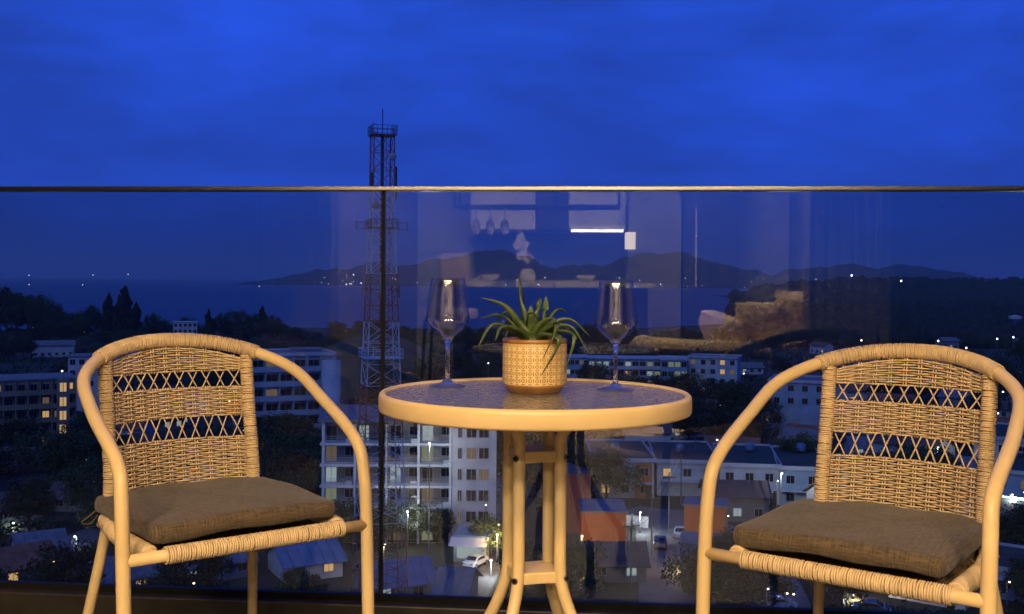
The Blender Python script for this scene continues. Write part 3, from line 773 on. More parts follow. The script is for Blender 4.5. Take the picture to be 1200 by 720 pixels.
MB().lathe([(.0622,.0970),(.0638,.0985),(.0638,.1035),(.062,.1055),(.057,.1055),(.055,.098),(.055,.06)], 64).build('pot_rim', M['clay'], pt, smooth=True)
MB().lathe([(0,.096),(.056,.096)], 40).build('soil', M['soil'], pt)
def leafmat():
    m = mat('succulent_leaf', (.070,.108,.034), .42, noise=(35,.35))
    return m
M['succ'] = leafmat()
def leaf(P, w0, seed):
    """channelled, tapering blade along a curve, with small teeth"""
    rnd = random.Random(seed); C_ = spline(P, 7); n = len(C_); mb = MB()
    for i, c in enumerate(C_):
        t = i/(n-1); tg = (C_[min(i+1,n-1)]-C_[max(i-1,0)]).normalized()
        side = tg.cross(Vector((0,0,1)))
        if side.length < .15: side = Vector((1,0,0))
        side.normalize(); nr = side.cross(tg).normalized()
        wd = w0*(1-t)**.8*(1+.15*min(1,t*6)) + .0004; tooth = 1+.10*(i % 2)
        th = wd*.55
        mb.v += [tuple(c-side*wd*tooth+nr*wd*.42), tuple(c-side*wd*.5+nr*wd*.10), tuple(c-nr*.0), tuple(c+side*wd*.5+nr*wd*.10), tuple(c+side*wd*tooth+nr*wd*.42), tuple(c+side*wd*.55-nr*(th*.6)), tuple(c-nr*(th+wd*.12)), tuple(c-side*wd*.55-nr*(th*.6))]
    for i in range(n-1):
        for k in range(8): mb.f.append((i*8+k, i*8+(k+1) % 8, (i+1)*8+(k+1) % 8, (i+1)*8+k))
    mb.f.append(tuple(range(8))); mb.f.append(tuple((n-1)*8+k for k in range(8)))
    o = mb.build('leaf', M['succ'], pt, smooth=True); return o
# traced main leaves: mid and tip offsets (x, toward camera minus y, z) in metres from the pot's soil centre
k = 2.098/F
def lp(u, v, y): return ((u-627.5)*k*(1+y/2.1), y, .107+(393-v)*k*(1+y/2.1)-0.004)
LV = [((618,372,.0),(612,350,.0),(608,319,.005),.0085), ((608,372,-.01),(590,352,-.02),(563,343,-.03),.0080), ((606,378,.01),(588,365,.02),(563,370,.04),.007),
      ((604,383,-.02),(578,374,-.04),(560,400,-.06),.0072), ((612,383,-.03),(588,376,-.06),(580,392,-.075),.0060), ((636,372,.0),(640,352,.0),(640,342,.0),.0065), ((628,368,-.01),(632,352,-.01),(634,344,.0),.007),
      ((624,372,-.02),(622,362,-.03),(622,352,-.03),.0085), ((645,375,-.01),(668,368,-.02),(692,388,-.03),.0075), ((643,380,-.03),(668,375,-.05),(690,407,-.06),.0070), ((640,385,-.05),(655,390,-.085),(634,432,-.085),.0075),
      ((640,380,-.04),(652,375,-.075),(636,412,-.09),.0060), ((648,382,-.03),(672,385,-.05),(662,428,-.07),.0055), ((640,374,.02),(655,358,.03),(668,364,.05),.0060), ((612,376,.02),(596,362,.04),(578,380,.07),.006),
      ((636,384,.03),(655,376,.05),(680,395,.08),.006), ((616,385,.02),(600,380,.05),(590,405,.06),.006), ((632,376,-.03),(646,366,-.05),(655,372,-.06),.006)]
for i, (m_, m2, tp, wd) in enumerate(LV):
    leaf([((random.uniform(-.010,.010)), random.uniform(-.010,.010), .098), lp(*m_), lp(*m2), lp(*tp)], wd*1.65, i)

# ------------------------------------------------------------------ the town below
FOOT = []                                        # footprints kept free of trees: (x, y, radius)
MARKS = []
def near_label(p, head):
    x, y, l = min(MARKS, key=lambda m: (m[0]-p[0])**2+(m[1]-p[1])**2)
    for cut in (' with ', ' behind ', ' beside ', ' under ', ' below ', ' among ', ' at ', ' standing ', ' by '):
        h = l.split(cut)[0]
        if len(h.split()) >= 3: l = h
    for cut in (' with ', ' behind ', ' beside ', ' under ', ' below ', ' in ', ' and ', ' at '):
        if len((head+' '+l).split()) > 16: l = l.split(cut)[0]
    return ' '.join((head+' '+l.split(',')[0]).split()[:16])
def root(name, label, cat, u0, u1, d, yaw=0, group=None):
    X = ((u0+u1)/2-600)*d/F; W = (u1-u0)*d/F/max(.5, math.cos(yaw))
    r = thing(name, label, cat, (X, d, G), -math.atan2(X, d)+yaw, group)
    FOOT.append((X, d+6, W*.5+4)); MARKS.append((X, d, label)) if name not in ('infill_house', 'rooftop_room') else None; return r, W
def window(par, x, z, w_, h_, lit=None, y=0, fr=True):
    """frame standing 6 cm proud with a recessed pane"""
    k = ('wf', round(w_,2), round(h_,2))
    if k not in _cache:
        e = .09; mb = MB()
        mb.box(-w_/2-e,-w_/2,-.08,.0,-e,h_+e).box(w_/2,w_/2+e,-.08,.0,-e,h_+e).box(-w_/2,w_/2,-.08,0,-e,0).box(-w_/2,w_/2,-.08,0,h_,h_+e).box(-.03,.03,-.06,0,0,h_)
        _cache[k] = mb.mesh('window', M['frame'])
    o = link('window', _cache[k], par, (x, y, z))
    cbox('pane', (w_,.03,h_), lit or M['pane'], o, (0,-.018,.0))
    return o
def flat_roof(par, W, D, h, m, e=.5, th=.35, lip=None):
    mb = MB(); mb.box(-W/2-e, W/2+e, -e, D+e, h, h+th); mb.build('roof', m, par)
    if lip:
        mb = MB(); q = .18
        mb.box(-W/2-e-.02, W/2+e+.02, -e-q, -e-.003, h-.05, h+th+.35).box(-W/2-e-.02, W/2+e+.02, D+e+.003, D+e+q, h-.05, h+th+.35)
        mb.box(-W/2-e-q, -W/2-e-.003, -e, D+e, h-.05, h+th+.35).box(W/2+e+.003, W/2+e+q, -e, D+e, h-.05, h+th+.35); mb.build('parapet', lip, par)
rl = random.Random(21)
def block(name, label, u0, u1, vroof, d, bays, st, wallm, roofm, depth=12, yaw=0, lit=.15, style='window', lip=None, lits=('lit_y','lit_dim','lit_w'), win=(1.3,1.4), slabm=None):
    r, W = root(name, label, 'building', u0, u1, d, yaw)
    H = zat(vroof, d)-G
    mb = MB(); mb.box(-W/2, W/2, 0, depth, 0, H); mb.build('wall', wallm, r)
    flat_roof(r, W, depth, H+.003, roofm, .3, .3, lip)
    sh = 3.05; bw = W/bays
    for s in range(st):
        z = H-(s+1)*sh
        if z < -.5: break
        if style == 'balcony':
            mb = MB(); mb.box(-W/2-.1, W/2+.1, -1.5, -.003, z-.22, z); mb.build('balcony_slab', slabm or wallm, r)
            mb = MB(); mb.box(-W/2-.1, W/2+.1, -1.5, -1.4, z+.003, z+.95); mb.build('balustrade', slabm or wallm, r)
        for b in range(bays):
            x = -W/2+(b+.5)*bw
            m = M[rl.choice(lits)] if rl.random() < lit else None
            ww, wh = min(win[0], bw*.8), win[1]
            zz = z+.9 if style == 'window' else z+.15
            window(r, x, max(zz, .2), ww, wh if style == 'window' else 2.0, m, -.002)
        if style == 'balcony':
            for b in range(bays+1): cbox('column', (.25,1.45,sh-.24), slabm or wallm, r, (-W/2+b*bw*(.999), -.752, z+.002))
    return r, W, H

# tall white apartment block behind the mast (four floors of open balconies and a windowed stair bay)
ab, W = root('apartment_building', 'white four-storey apartment block with open balconies and a windowed end bay', 'building', 380, 583, 153, R(-4))
H = zat(493, 153)-G; sh = 3.03; ww = W*.745; X0 = -W/2
mb = MB(); mb.box(X0, X0+ww, 1.9, 12, 0, H-.3); mb.build('rear_wall', M['conc2'], ab)
mb = MB(); mb.box(X0+ww+.003, W/2, -.3, 12, 0, H+.2); mb.build('stair_bay', M['conc'], ab)
mb = MB(); mb.prism([(X0-.6,-.9,H-.28),(X0-.6,12.6,H-.28),(X0-.6,12.6,H+.35),(X0-.6,5.5,H+1.5),(X0-.6,-.9,H+.05)], (ww+.55,0,0)); mb.build('roof', M['roof_g'], ab)
mb = MB(); mb.box(X0+ww-.1, W/2+.3, -.7, 12.3, H+.205, H+.5); mb.build('flat_roof', M['conc2'], ab)
nb = 4
for s in range(7):
    z = H-.28-(s+1)*sh
    if z < -1: break
    mb = MB(); mb.box(X0-.3, X0+ww, -.5, 1.897, z-.34, z); mb.build('balcony_slab', M['band'], ab)
    for b in range(nb+1):
        cbox('column', (.35,.35,sh-.35), M['band'], ab, (X0+.05+b*(ww-.4)/nb+.1, -.25, z+.002))
    for b in range(nb):
        xc = X0+(b+.5)*ww/nb
        lit = [None,'lit_g','lit_w','lit_dim'][(s*3+b*2) % 4] if rl.random() < .75 else None
        dd = window(ab, xc-1.3, z+.1, 1.5, 2.1, M[lit] if lit else None, 1.895)
        window(ab, xc+1.4, z+.9, 1.4, 1.2, None, 1.895)
        cbox('partition', (.15,1.9,sh-.3), M['conc2'], ab, (X0+(b+1)*ww/nb-.2, .8, z+.003))
        mb = MB()
        for q in range(3): mb.bar((X0+b*ww/nb+.3,-.42,z+.35+.3*q),(X0+(b+1)*ww/nb-.2,-.42,z+.35+.3*q),.03,4)
        mb.build('balcony_rail', M['frame'], ab)
        if (s+b) % 2 == 0: cbox('air_conditioner', (.85,.35,.6), M['white'], ab, (xc+1.5, -.05, z+.01))
    sx = X0+ww
    bw = W/2-sx
    for x, wd in ((.16*bw,.5),(.42*bw,1.35),(.70*bw,1.35)):
        window(ab, sx+x+.1, z+.85, wd, 1.5, M['lit_dim'] if (s*5+int(x)) % 7 == 0 else None, -.302)

block('apartment_building', 'dark beige apartment block with a lit yellow stairwell', -60, 84, 451, 234, 11, 6, M['beige'], M['conc2'], 14, R(3), .16, 'balcony', None, ('lit_y','lit_dim','lit_dim'))
st_r, _ = root('stair_tower', 'narrow stair tower with a column of glowing yellow windows', 'building', 68, 82, 232, 0)
mb = MB(); mb.box(-1.3,1.3,0,1.7,0,zat(449,232)-G); mb.build('wall', M['beige'], st_r)
for v in (463,480,496,512,530,545,560):
    window(st_r, 0, zat(v,232)-G, 1.3, 1.9, M['lit_y'] if v < 520 else (M['lit_w'] if v == 545 else M['lit_dim']), -.002)
block('house', 'pale box house with dark windows behind the beige apartment block', 82, 122, 422, 300, 4, 4, M['conc'], M['conc2'], 10, R(-6), .1)
block('office_building', 'pale blue banded office block with long window strips below the grassy slope', 296, 392, 419, 225, 6, 5, M['bluew'], M['conc2'], 14, R(10), .06, 'balcony', M['conc'], ('lit_dim',), (3.2,1.7))
sr, W = root('stair_tower', 'pale blue round stair tower at the end of the banded office block', 'building', 378, 400, 222, 0)
MB().lathe([(W/2,0),(W/2,zat(424,222)-G),(0,zat(423,222)-G)], 20).build('wall', M['bluew'], sr, smooth=True)
block('rooftop_room', 'small white lift room on the roof of the office block', 345, 378, 412, 233, 2, 1, M['bluew'], M['conc2'], 5, R(10), 0)
block('hotel', 'small white seaside hotel standing on the tree line', 204, 231, 381, 560, 5, 4, M['conc'], M['conc'], 12, 0, .1, lits=('lit_w','lit_dim'))
block('hotel', 'long white hotel wing with rows of small windows beside the potted plant', 664, 690, 419, 345, 5, 5, M['bluew'], M['conc'], 12, R(4), .25, 'window', None, ('lit_dim','lit_w'), (1.6,1.4))
block('hotel', 'hotel wing with rows of glowing round-lit balconies', 690, 775, 420, 348, 10, 5, M['conc2'], M['conc'], 12, R(4), .62, 'balcony', None, ('lit_y','lit_g','lit_w'), (1.7,1.8), M['conc'])
block('hotel', 'pale hotel wing with glowing corner balconies behind the wine glass', 776, 806, 421, 344, 4, 5, M['bluew'], M['conc'], 12, R(4), .5, 'window', M['conc'], ('lit_y','lit_g'), (1.8,1.6))
block('villa', 'white villa with dark upper windows and a small palm in front', 808, 864, 418, 352, 5, 4, M['conc'], M['conc2'], 10, R(-8), .25, 'window', M['conc'], ('lit_y','lit_dim'), (1.4,1.5))
block('warehouse', 'plain pale blue warehouse behind the armchair before the townhouses', 904, 968, 446, 260, 4, 2, M['bluew'], M['roof_g'], 14, R(-5), 0, lip=M['conc'])
# townhouses with flat green roofs and white parapets
TH = [(700,768,540,186,'townhouse with a white-edged flat roof and orange end wall, behind the table legs','orange',R(6)), (772,842,541,188,'townhouse with a white-edged dark roof and a tree against its wall','conc',R(5)),
      (846,914,545,182,'townhouse with a glowing front door under a dark green flat roof','conc',R(4)), (916,966,548,180,'townhouse with blue-white parapet beside the wicker backrest','bluew',R(4)),
      (1130,1215,600,150,'white flat-roofed house with sloped parapets at the garden wall','bluew',R(-14)), (1146,1230,512,205,'white house with a dark roof behind the curved chair arm','conc',R(-8)),
      (1166,1240,552,176,'blue-white house with a dark recessed doorway','bluew',R(-10)), (1140,1215,665,128,'low dark green flat roof with white edges below the chair arm','conc',R(-12))]
for u0, u1, v, d, lab, wm, yw in TH:
    r, W = root('townhouse', lab, 'house', u0, u1, d, yw)
    H = zat(v, d)-G; D = 22 if d > 170 else 12
    mb = MB(); mb.box(-W/2, W/2, 0, D, 0, H); mb.build('wall', M[wm] if wm != 'orange' else M['conc'], r)
    flat_roof(r, W, D, H+.003, M['roof_gr'], .25, .25, M['conc'])
    if wm == 'orange':
        mb = MB(); mb.box(W*.18, W*.46, -.25, -.003, .1, H-.3); mb.build('cladding_panel', M['orange'], r)
    for s in range(max(1, int(H//3.1))):
        for b in range(max(2, int(W//3))):
            x = -W/2+(b+.5)*W/max(2, int(W//3))
            window(r, x, H-2.4-3.0*s if H > 3 else .5, 1.3, 1.3, None if rl.random() < .8 else M[rl.choice(('lit_w','lit_y','lit_dim'))], -.253 if wm == 'orange' and W*.14 < x < W*.5 else -.002)
    cbox('door', (1.1,.08,2.1), M['dark'], r, (W*.40,-.30,0))
    cbox('awning', (W*.9,1.4,.12), M['conc'], r, (0,-.98,2.7))
# orange corrugated container-like units: every rib is a piece
def ribbed(name, label, u0, u1, vt, d, m, yaw, depth, roofm):
    r, W = root(name, label, 'building', u0, u1, d, yaw)
    H = zat(vt, d)-G
    mb = MB(); mb.box(-W/2, W/2, 0, depth, 0, H); mb.build('wall', m, r)
    mb = MB(); mb.box(-W/2-.2, W/2+.2, -.3, depth+.2, H+.003, H+.22); mb.build('roof', roofm, r)
    n = int(W/.42)
    for i in range(n): cbox('rib', (.16,.09,H-.1), m, r, (-W/2+(i+.5)*W/n, -.048, .05))
    return r, W, H
ribbed('orange_hall', 'orange ribbed metal hall beside the street', 684, 736, 600, 148, M['orange'], R(4), 8, M['roof_g'])
ribbed('red_hall', 'dark red ribbed gable hall behind the table legs', 662, 694, 556, 160, M['redc'], R(22), 9, M['roof_r'])
ribbed('orange_kiosk', 'orange kiosk wall lit by a low lamp behind the chair leg', 804, 852, 592, 150, M['orange'], R(-3), 5, M['roof_g'])
ribbed('orange_shed', 'orange-brown shed wall at the end of the lane under the wrapped seat bar', 996, 1046, 676, 132, M['orange'], R(-20), 5, M['roof_g'])
block('white_shed', 'white shed with air conditioning boxes beside the orange-brown shed', 1046, 1130, 690, 126, 3, 1, M['conc'], M['roof_g'], 6, R(-16), .2)
# pitched houses
def gable(name, label, u0, u1, vridge, d, wm, rmn, yaw, depth=8, pitch=.45, lit=.2):
    r, W = root(name, label, 'house', u0, u1, d, yaw)
    H = zat(vridge, d)-G; rise = depth/2*pitch; he = max(2.2, H-rise)
    mb = MB(); mb.prism([(-W/2,0,0),(-W/2,depth,0),(-W/2,depth,he),(-W/2,depth/2,he+rise-.1),(-W/2,0,he)], (W,0,0)); mb.build('wall', M[wm], r)
    for s in (0, 1):
        y0, y1 = ((-.6, depth/2) if s == 0 else (depth+.6, depth/2))
        z0 = he-.6*pitch
        rf = MB().prism([(-W/2-.5,y0,z0+.03),(-W/2-.5,y1,he+rise+.03),(-W/2-.5,y1,he+rise+.2),(-W/2-.5,y0,z0+.2)], (W+1,0,0)).build('roof_slope', M[rmn], r)
        n = max(3, int(W/1.1))
        if s == 0:
            for i in range(n+1):
                x = -W/2-.45+i*(W+.9)/n
                MB().prism([(x-.04,y0,z0+.2),(x-.04,y1,he+rise+.2),(x-.04,y1,he+rise+.29),(x-.04,y0,z0+.29)], (.08,0,0)).build('roof_seam', M[rmn], rf)
    for b in range(max(1, int(W//3))):
        window(r, -W/2+(b+.5)*W/max(1, int(W//3)), .9, 1.2, 1.2, M[rl.choice(('lit_y','lit_w'))] if rl.random() < lit else None, -.002)
    return r
GB = [('house','blue sheet-metal roofed shed at the foot of the mast',436,512,668,124,'conc2','roof_b',R(14)), ('house','small grey sheet roof beside the blue shed',512,548,684,121,'conc2','roof_g',R(-12)),
      ('house','low blue-grey roof behind the chair leg by the mast',338,404,650,134,'conc','roof_b',R(18)), ('house','dark tiled house with white gables among palms',0,52,606,165,'conc2','roof_r',R(24)),
      ('house','dark tiled house with a hipped shadowed front',58,116,598,172,'conc2','roof_r',R(-20)), ('house','small pale house with a lit porch at the lane',28,78,662,138,'conc','roof_g',R(8)),
      ('house','broad dark roof under the seat of the armchair by the mast',128,300,664,130,'conc2','roof_g',R(20)), ('house','grey roofed house below the orange hall',690,760,664,134,'beige','roof_r',R(6)),
      ('house','dark roofed house behind the white block',455,500,612,160,'conc2','roof_g',R(-8)), ('house','pale gabled house behind the warehouse',1000,1040,520,230,'conc','roof_g',R(12)),
      ('house','pale low house in the dark trees by the beach road',120,165,414,420,'conc','roof_b',R(6)), ('house','white bungalow at the edge of the dark trees',40,86,404,500,'conc','roof_g',R(0))]
for a in GB: gable(*a)
# infill houses in the gaps
rf_ = random.Random(61); nf = 0
def free(p, m): return all((p.x-x)**2+(p.y-y)**2 > (r+m)**2 for x, y, r in FOOT)
for (ua, ub, va, vb), n in (((690,1215,470,700), 26), ((-10,380,470,700), 18), ((880,1215,405,470), 12)):
    k_ = 0
    for _ in range(900):
        if k_ >= n: break
        u, v = rf_.uniform(ua, ub), rf_.uniform(va, vb); p = px(u, v); Wd = rf_.uniform(7, 12)
        if 738 < u < 812 and v > 590 or 870 < u < 950 and v > 600 or not free(p, Wd*.5): continue
        k_ += 1; du = Wd*F/p.y/2; hh = rf_.uniform(4.2, 6.5)
        gable('infill_house', near_label(p, rf_.choice(('small gabled house with a dark tiled roof near the', 'small pale house with a sheet roof near the'))).strip(), u-du, u+du, HOR+(ZC-G-hh)*F/p.y, p.y, rf_.choice(('conc','beige','conc2','conc')), rf_.choice(('roof_r','roof_r','roof_g','roof_t')), rf_.uniform(-.7,.7), 7, .5, .45)['group'] = 'small infill houses of the town'
# scattered far houses on the plain to the right
lab_far = ['far pale house among the dark trees on the right-hand plain']
for i in range(26):
    u = rl.uniform(960, 1215); v = rl.uniform(376, 400); d = (ZC-G)*F/(v-HOR+4)
    W = rl.uniform(9, 20)
    r = thing('far_house', 'small pale house among the dark trees below the wooded headland', 'house', at(u, d), rl.uniform(-.5,.5), 'small houses below the headland')
    h = rl.uniform(3.5, 8); mb = MB(); mb.box(-W/2,W/2,0,8,0,h); mb.build('wall', M[rl.choice(('conc','bluew','conc2'))], r)
    mb = MB(); mb.box(-W/2-.5,W/2+.5,-.5,8.5,h+.003,h+.5); mb.build('roof', M[rl.choice(('conc','roof_b','roof_g'))], r)
    for q in range(3): window(r, (q-1)*W*.3, h*.35, 1.8, 1.5, M[rl.choice(('lit_y','lit_w','lit_dim','pane','pane'))], -.002)
    FOOT.append((r.location.x, r.location.y-10, W))
wt = thing('water_tower', 'slim pale water tower with a mushroom tank on the plain', 'water tower', px(1190, 396), 0)
H = zat(365, wt.location.y)-G
MB().tube([(0,0,0),(0,0,H-3)], 1.1, 10).build('stem', M['conc'], wt); MB().lathe([(1.2,H-5),(4,H-2.5),(4,H-.8),(1,H),(0,H)], 16).build('tank', M['conc'], wt)

# ------------------------------------------------------------------ streets
def lane(pts, wd, z, m, name):
    P = spline([px(u, v, G) for u, v in pts], 8); mb = MB()
    for i, p in enumerate(P):
        t = (P[min(i+1,len(P)-1)]-P[max(i-1,0)]).normalized(); s = Vector((-t.y, t.x, 0))*wd/2
        mb.v += [tuple(p-s+Vector((0,0,z))), tuple(p+s+Vector((0,0,z)))]
    for i in range(len(P)-1): mb.f.append((2*i, 2*i+1, 2*i+3, 2*i+2))
    for i in range(0, len(P)-1, 2): FOOT.append((P[i].x, P[i].y, wd*.62))
    return struct(mb.build(name, m))
lane([(800,730),(790,660),(782,620),(778,596)], 9.0, .03, M['pave'], 'street')
lane([(925,760),(915,700),(892,655),(866,628),(800,606),(740,596)], 7.0, .045, M['pave'], 'lane')
lane([(520,740),(548,690),(575,640),(592,600),(600,560)], 6.5, .03, M['asph'], 'road')
lane([(-40,690),(30,664),(90,640),(180,600)], 6.5, .03, M['pave'], 'lane')
lane([(930,398),(1010,390),(1100,388),(1230,390)], 9, .03, M['asph'], 'road')

# rooftop tanks and outdoor units, poles and wires, garden walls
for i, (u, v, z0, w1) in enumerate(((722,538,0,'grey'),(798,539,0,'grey'),(880,543,0,'blue'),(940,546,0,'blue'))):
    d = 196; r = thing('water_tank', ['squat steel water tank on the roof above the orange panel', 'squat steel water tank on the dark roof by the wall tree', 'blue water tank on the roof of the house with the glowing door', 'blue water tank on the roof beside the wicker backrest'][i], 'water tank', (at(u,d).x, d, G+zat(TH[i][2], TH[i][3])-G+.26), 0)
    m_ = M['pole'] if w1 == 'grey' else M['roof_b']
    MB().lathe([(0,.3),(.8,.3),(.82,.6),(.82,1.6),(.5,1.85),(0,1.9)], 14).build('tank', m_, r, smooth=True)
    for q in range(4): MB().bar((.6*math.cos(q*1.571),.6*math.sin(q*1.571),0),(.6*math.cos(q*1.571),.6*math.sin(q*1.571),.32),.05,5).build('leg', M['pole'], r)
pp = [(742,690),(766,650),(786,618),(800,590),(816,566)]
prev = None
for i, (u, v) in enumerate(pp):
    p = px(u, v); r = thing('utility_pole', 'concrete utility pole with crossarm and sagging wires along the street', 'utility pole', p, R(20), 'utility poles along the street')
    MB().tube([(0,0,0),(0,0,8.6)], [.15,.09], 7).build('pole', M['pave'], r); MB().box(-1.1,1.1,-.06,.06,7.7,7.85).build('crossarm', M['bark'], r)
    if i+1 < len(pp):
        q = px(*pp[i+1])-p; c_, s_ = math.cos(-R(20)), math.sin(-R(20)); q = Vector((q.x*c_-q.y*s_, q.x*s_+q.y*c_, 0))
        for x in (-1,0,1): MB().tube([Vector((x,0,7.9)).lerp(Vector((x+q.x,q.y,7.9)), t/8)-Vector((0,0,.9*4*(t/8)*(1-t/8))) for t in range(9)], .025, 4).build('wire', M['seal'], r)
for i, (pa, pb, lab) in enumerate((((700,612),(762,618),'low white garden wall below the orange-panelled townhouse'), ((846,640),(880,668),'low white garden wall along the lane by the kiosk'), ((955,668),(990,712),'grey garden wall along the lane by the orange-brown shed'), ((430,690),(520,706),'grey yard wall before the blue shed'), ((5,680),(90,650),'pale yard wall beside the lane among dark houses'))):
    a_, b_ = px(*pa), px(*pb); L = (b_-a_).length
    r = thing('garden_wall', lab, 'wall', a_, math.atan2((b_-a_).y, (b_-a_).x)); MB().box(0,L,-.1,.1,0,1.7).build('wall', M['conc'] if i in (0,1,4) else M['conc2'], r); MB().box(-.05,L+.05,-.16,.16,1.703,1.8).build('coping', M['conc2'], r)
    for q in range(int(L//3)+1): cbox('pier', (.35,.35,2.0), M['conc2'], r, (q*3.0,.0,.0))
# parked cars
def car(p, yaw, m, label, group=None):
    c = thing('parked_car', label, 'car', p, yaw, group)
    side = [(-2.1,.45),(-2.15,.75),(-1.95,.92),(-1.3,1.0),(-.75,1.42),(.55,1.45),(1.25,1.05),(2.0,.88),(2.15,.6),(2.1,.35),(-2.05,.32)]
    MB().prism([(x,-.86,z) for x, z in side], (0,1.72,0)).build('body', m, c, bevel=.09, seg=2)
    for s in (-1,1):
        MB().prism([(x,s*.875,z) for x, z in ((-1.15,1.0),(-.7,1.34),(.5,1.36),(1.05,1.02))], (0,s*.012,0)).build('side_window', M['pane'], c)
        for x in (-1.3,1.35):
            wh = MB().tube([(x,s*.70,.32),(x,s*.89,.32)], .32, 14).build('wheel', M['seal'], c); MB().tube([(x,s*.891,.32),(x,s*.90,.32)], .19, 10).build('rim', M['pole'], wh)
        MB().box(2.06,2.14,s*.62-.18,s*.62+.18,.62,.74).build('headlight', M['white'], c)
        MB().box(-2.16,-2.06,s*.62-.16,s*.62+.16,.66,.80).build('tail_light', M['redc'], c)
    MB().prism([(1.28,-.70,1.06),(1.28,.70,1.06),(.60,.62,1.43),(.60,-.62,1.43)], (.02,0,.02)).build('windscreen', M['pane'], c)
    MB().prism([(-1.33,-.70,1.04),(-1.33,.70,1.04),(-.80,.62,1.41),(-.80,-.62,1.41)], (-.02,0,.02)).build('rear_window', M['pane'], c)
cw = mat('white_car_paint', (.75,.76,.77), .25, coat=.6); cg = mat('grey_car_paint', (.18,.19,.2), .25, .3, coat=.6)
car(px(914,712)+Vector((0,0,.05)), R(8), cw, 'white saloon car parked in the lane under the wicker seat')
car(px(1024,716)+Vector((0,0,.05)), R(-20), cg, 'grey hatchback parked by the orange-brown shed')
car(px(776,640)+Vector((0,0,.05)), R(80), cg, 'grey car standing on the street between the halls')
car(px(800,628)+Vector((0,0,.05)), R(75), cw, 'white car standing at the kerb by the orange kiosk')
car(px(18,676)+Vector((0,0,.05)), R(30), cg, 'grey car on the lane among the dark tiled houses')
car(px(560,664)+Vector((0,0,.05)), R(62), cw, 'white car on the road by the lit shop')

# lit shop front with a bright awning
sh_, W = root('shop', 'small shop with a brightly lit white awning by the road', 'shop', 534, 572, 143, R(-10))
mb = MB(); mb.box(-W/2,W/2,0,5,0,3.4); mb.build('wall', M['conc'], sh_)
mb = MB(); mb.prism([(-W/2-.3,-2.2,2.6),(-W/2-.3,-.003,3.3),(-W/2-.3,-.003,3.4),(-W/2-.3,-2.2,2.7)], (W+.6,0,0)); mb.build('awning', M['white'], sh_)
cbox('shop_window', (W*.8,.06,1.9), M['lit_w'], sh_, (0,-.04,.5))
mb = MB(); mb.box(-W/2-.2,W/2+.2,-.2,5.2,3.403,3.6); mb.build('roof', M['roof_b'], sh_)
sg = thing('lit_stall', 'little stall with cream and orange glowing signs below the table leg', 'stall', px(676,692), R(5))
mb = MB(); mb.box(-1.3,1.3,0,1.6,0,2.4); mb.build('booth', M['conc'], sg)
MB().box(-1.1,-.05,-.08,-.003,.9,2.2).build('menu_board', M['lit_w'], sg); MB().box(.05,1.2,-.08,-.003,.9,1.5).build('lit_panel', M['lit_y'], sg); MB().box(.05,1.2,-.08,-.003,1.6,2.2).build('lit_sign', M['lit_y'], sg)
MB().box(-1.5,1.5,-.6,1.8,2.403,2.5).build('roof', M['roof_g'], sg)

# ------------------------------------------------------------------ lattice mast
TD = 120.0
tw = thing('lattice_mast', 'tall red and white lattice telecom mast with aerials', 'mast', at(447, TD), R(18))
def hw_at(v):                                     # half width in metres at picture row v
    if v < 250: q = 30+(v-155)*.012
    elif v < 450: q = 31.1+(v-250)*.09
    else: q = 49.1+(v-450)*.09
    return q*.5*TD/F*.80
def tz(v): return zat(v, TD)-G
bands = [(157,224,'tower_r'),(224,322,'tower_w'),(322,378,'tower_r'),(378,452,'tower_w'),(452,512,'tower_r'),(512,610,'tower_w'),(610,723,'tower_r')]
for v0, v1, m in bands:
    n = max(2, round((v1-v0)/22)); mb = MB()
    for i in range(n):
        va, vb = v0+(v1-v0)*i/n, v0+(v1-v0)*(i+1)/n
        a, b, za, zb = hw_at(va), hw_at(vb), tz(va), max(tz(vb), .0)
        cs = [(-1,-1),(1,-1),(1,1),(-1,1)]
        for k in range(4):
            c, e = cs[k], cs[(k+1) % 4]
            mb.bar((c[0]*a,c[1]*a,za),(c[0]*b,c[1]*b,zb),.075,6)
            mb.bar((c[0]*a,c[1]*a,za),(e[0]*b,e[1]*b,zb),.036,4); mb.bar((e[0]*a,e[1]*a,za),(c[0]*b,c[1]*b,zb),.036,4)
            mb.bar((c[0]*b,c[1]*b,zb+.02),(e[0]*b,e[1]*b,zb+.02),.038,4)
    mb.build('lattice_section', M[m], tw)
mb = MB(); mb.box(-.17,.17,-.12,.12,0,tz(160)); mb.build('cable_tray', M['tower_d'], tw)
mb = MB()
for i in range(110): mb.bar((.45,0,1+i*.48),(.85,0,1+i*.48),.02,4)
mb.bar((.45,0,0),(.45,0,tz(165)),.03,4); mb.bar((.85,0,0),(.85,0,tz(165)),.03,4); mb.build('ladder', M['tower_r'], tw)
MB().bar((0,0,tz(157)),(0,0,tz(129)),.06,6).build('whip_aerial', M['tower_d'], tw)
for x, y in ((-1.2,-1.1),(1.1,-1.0),(1.2,1.1),(-1.1,1.0)): MB().bar((x,y,tz(157)),(x,y,tz(147)),.035,5).build('spike', M['tower_d'], tw)
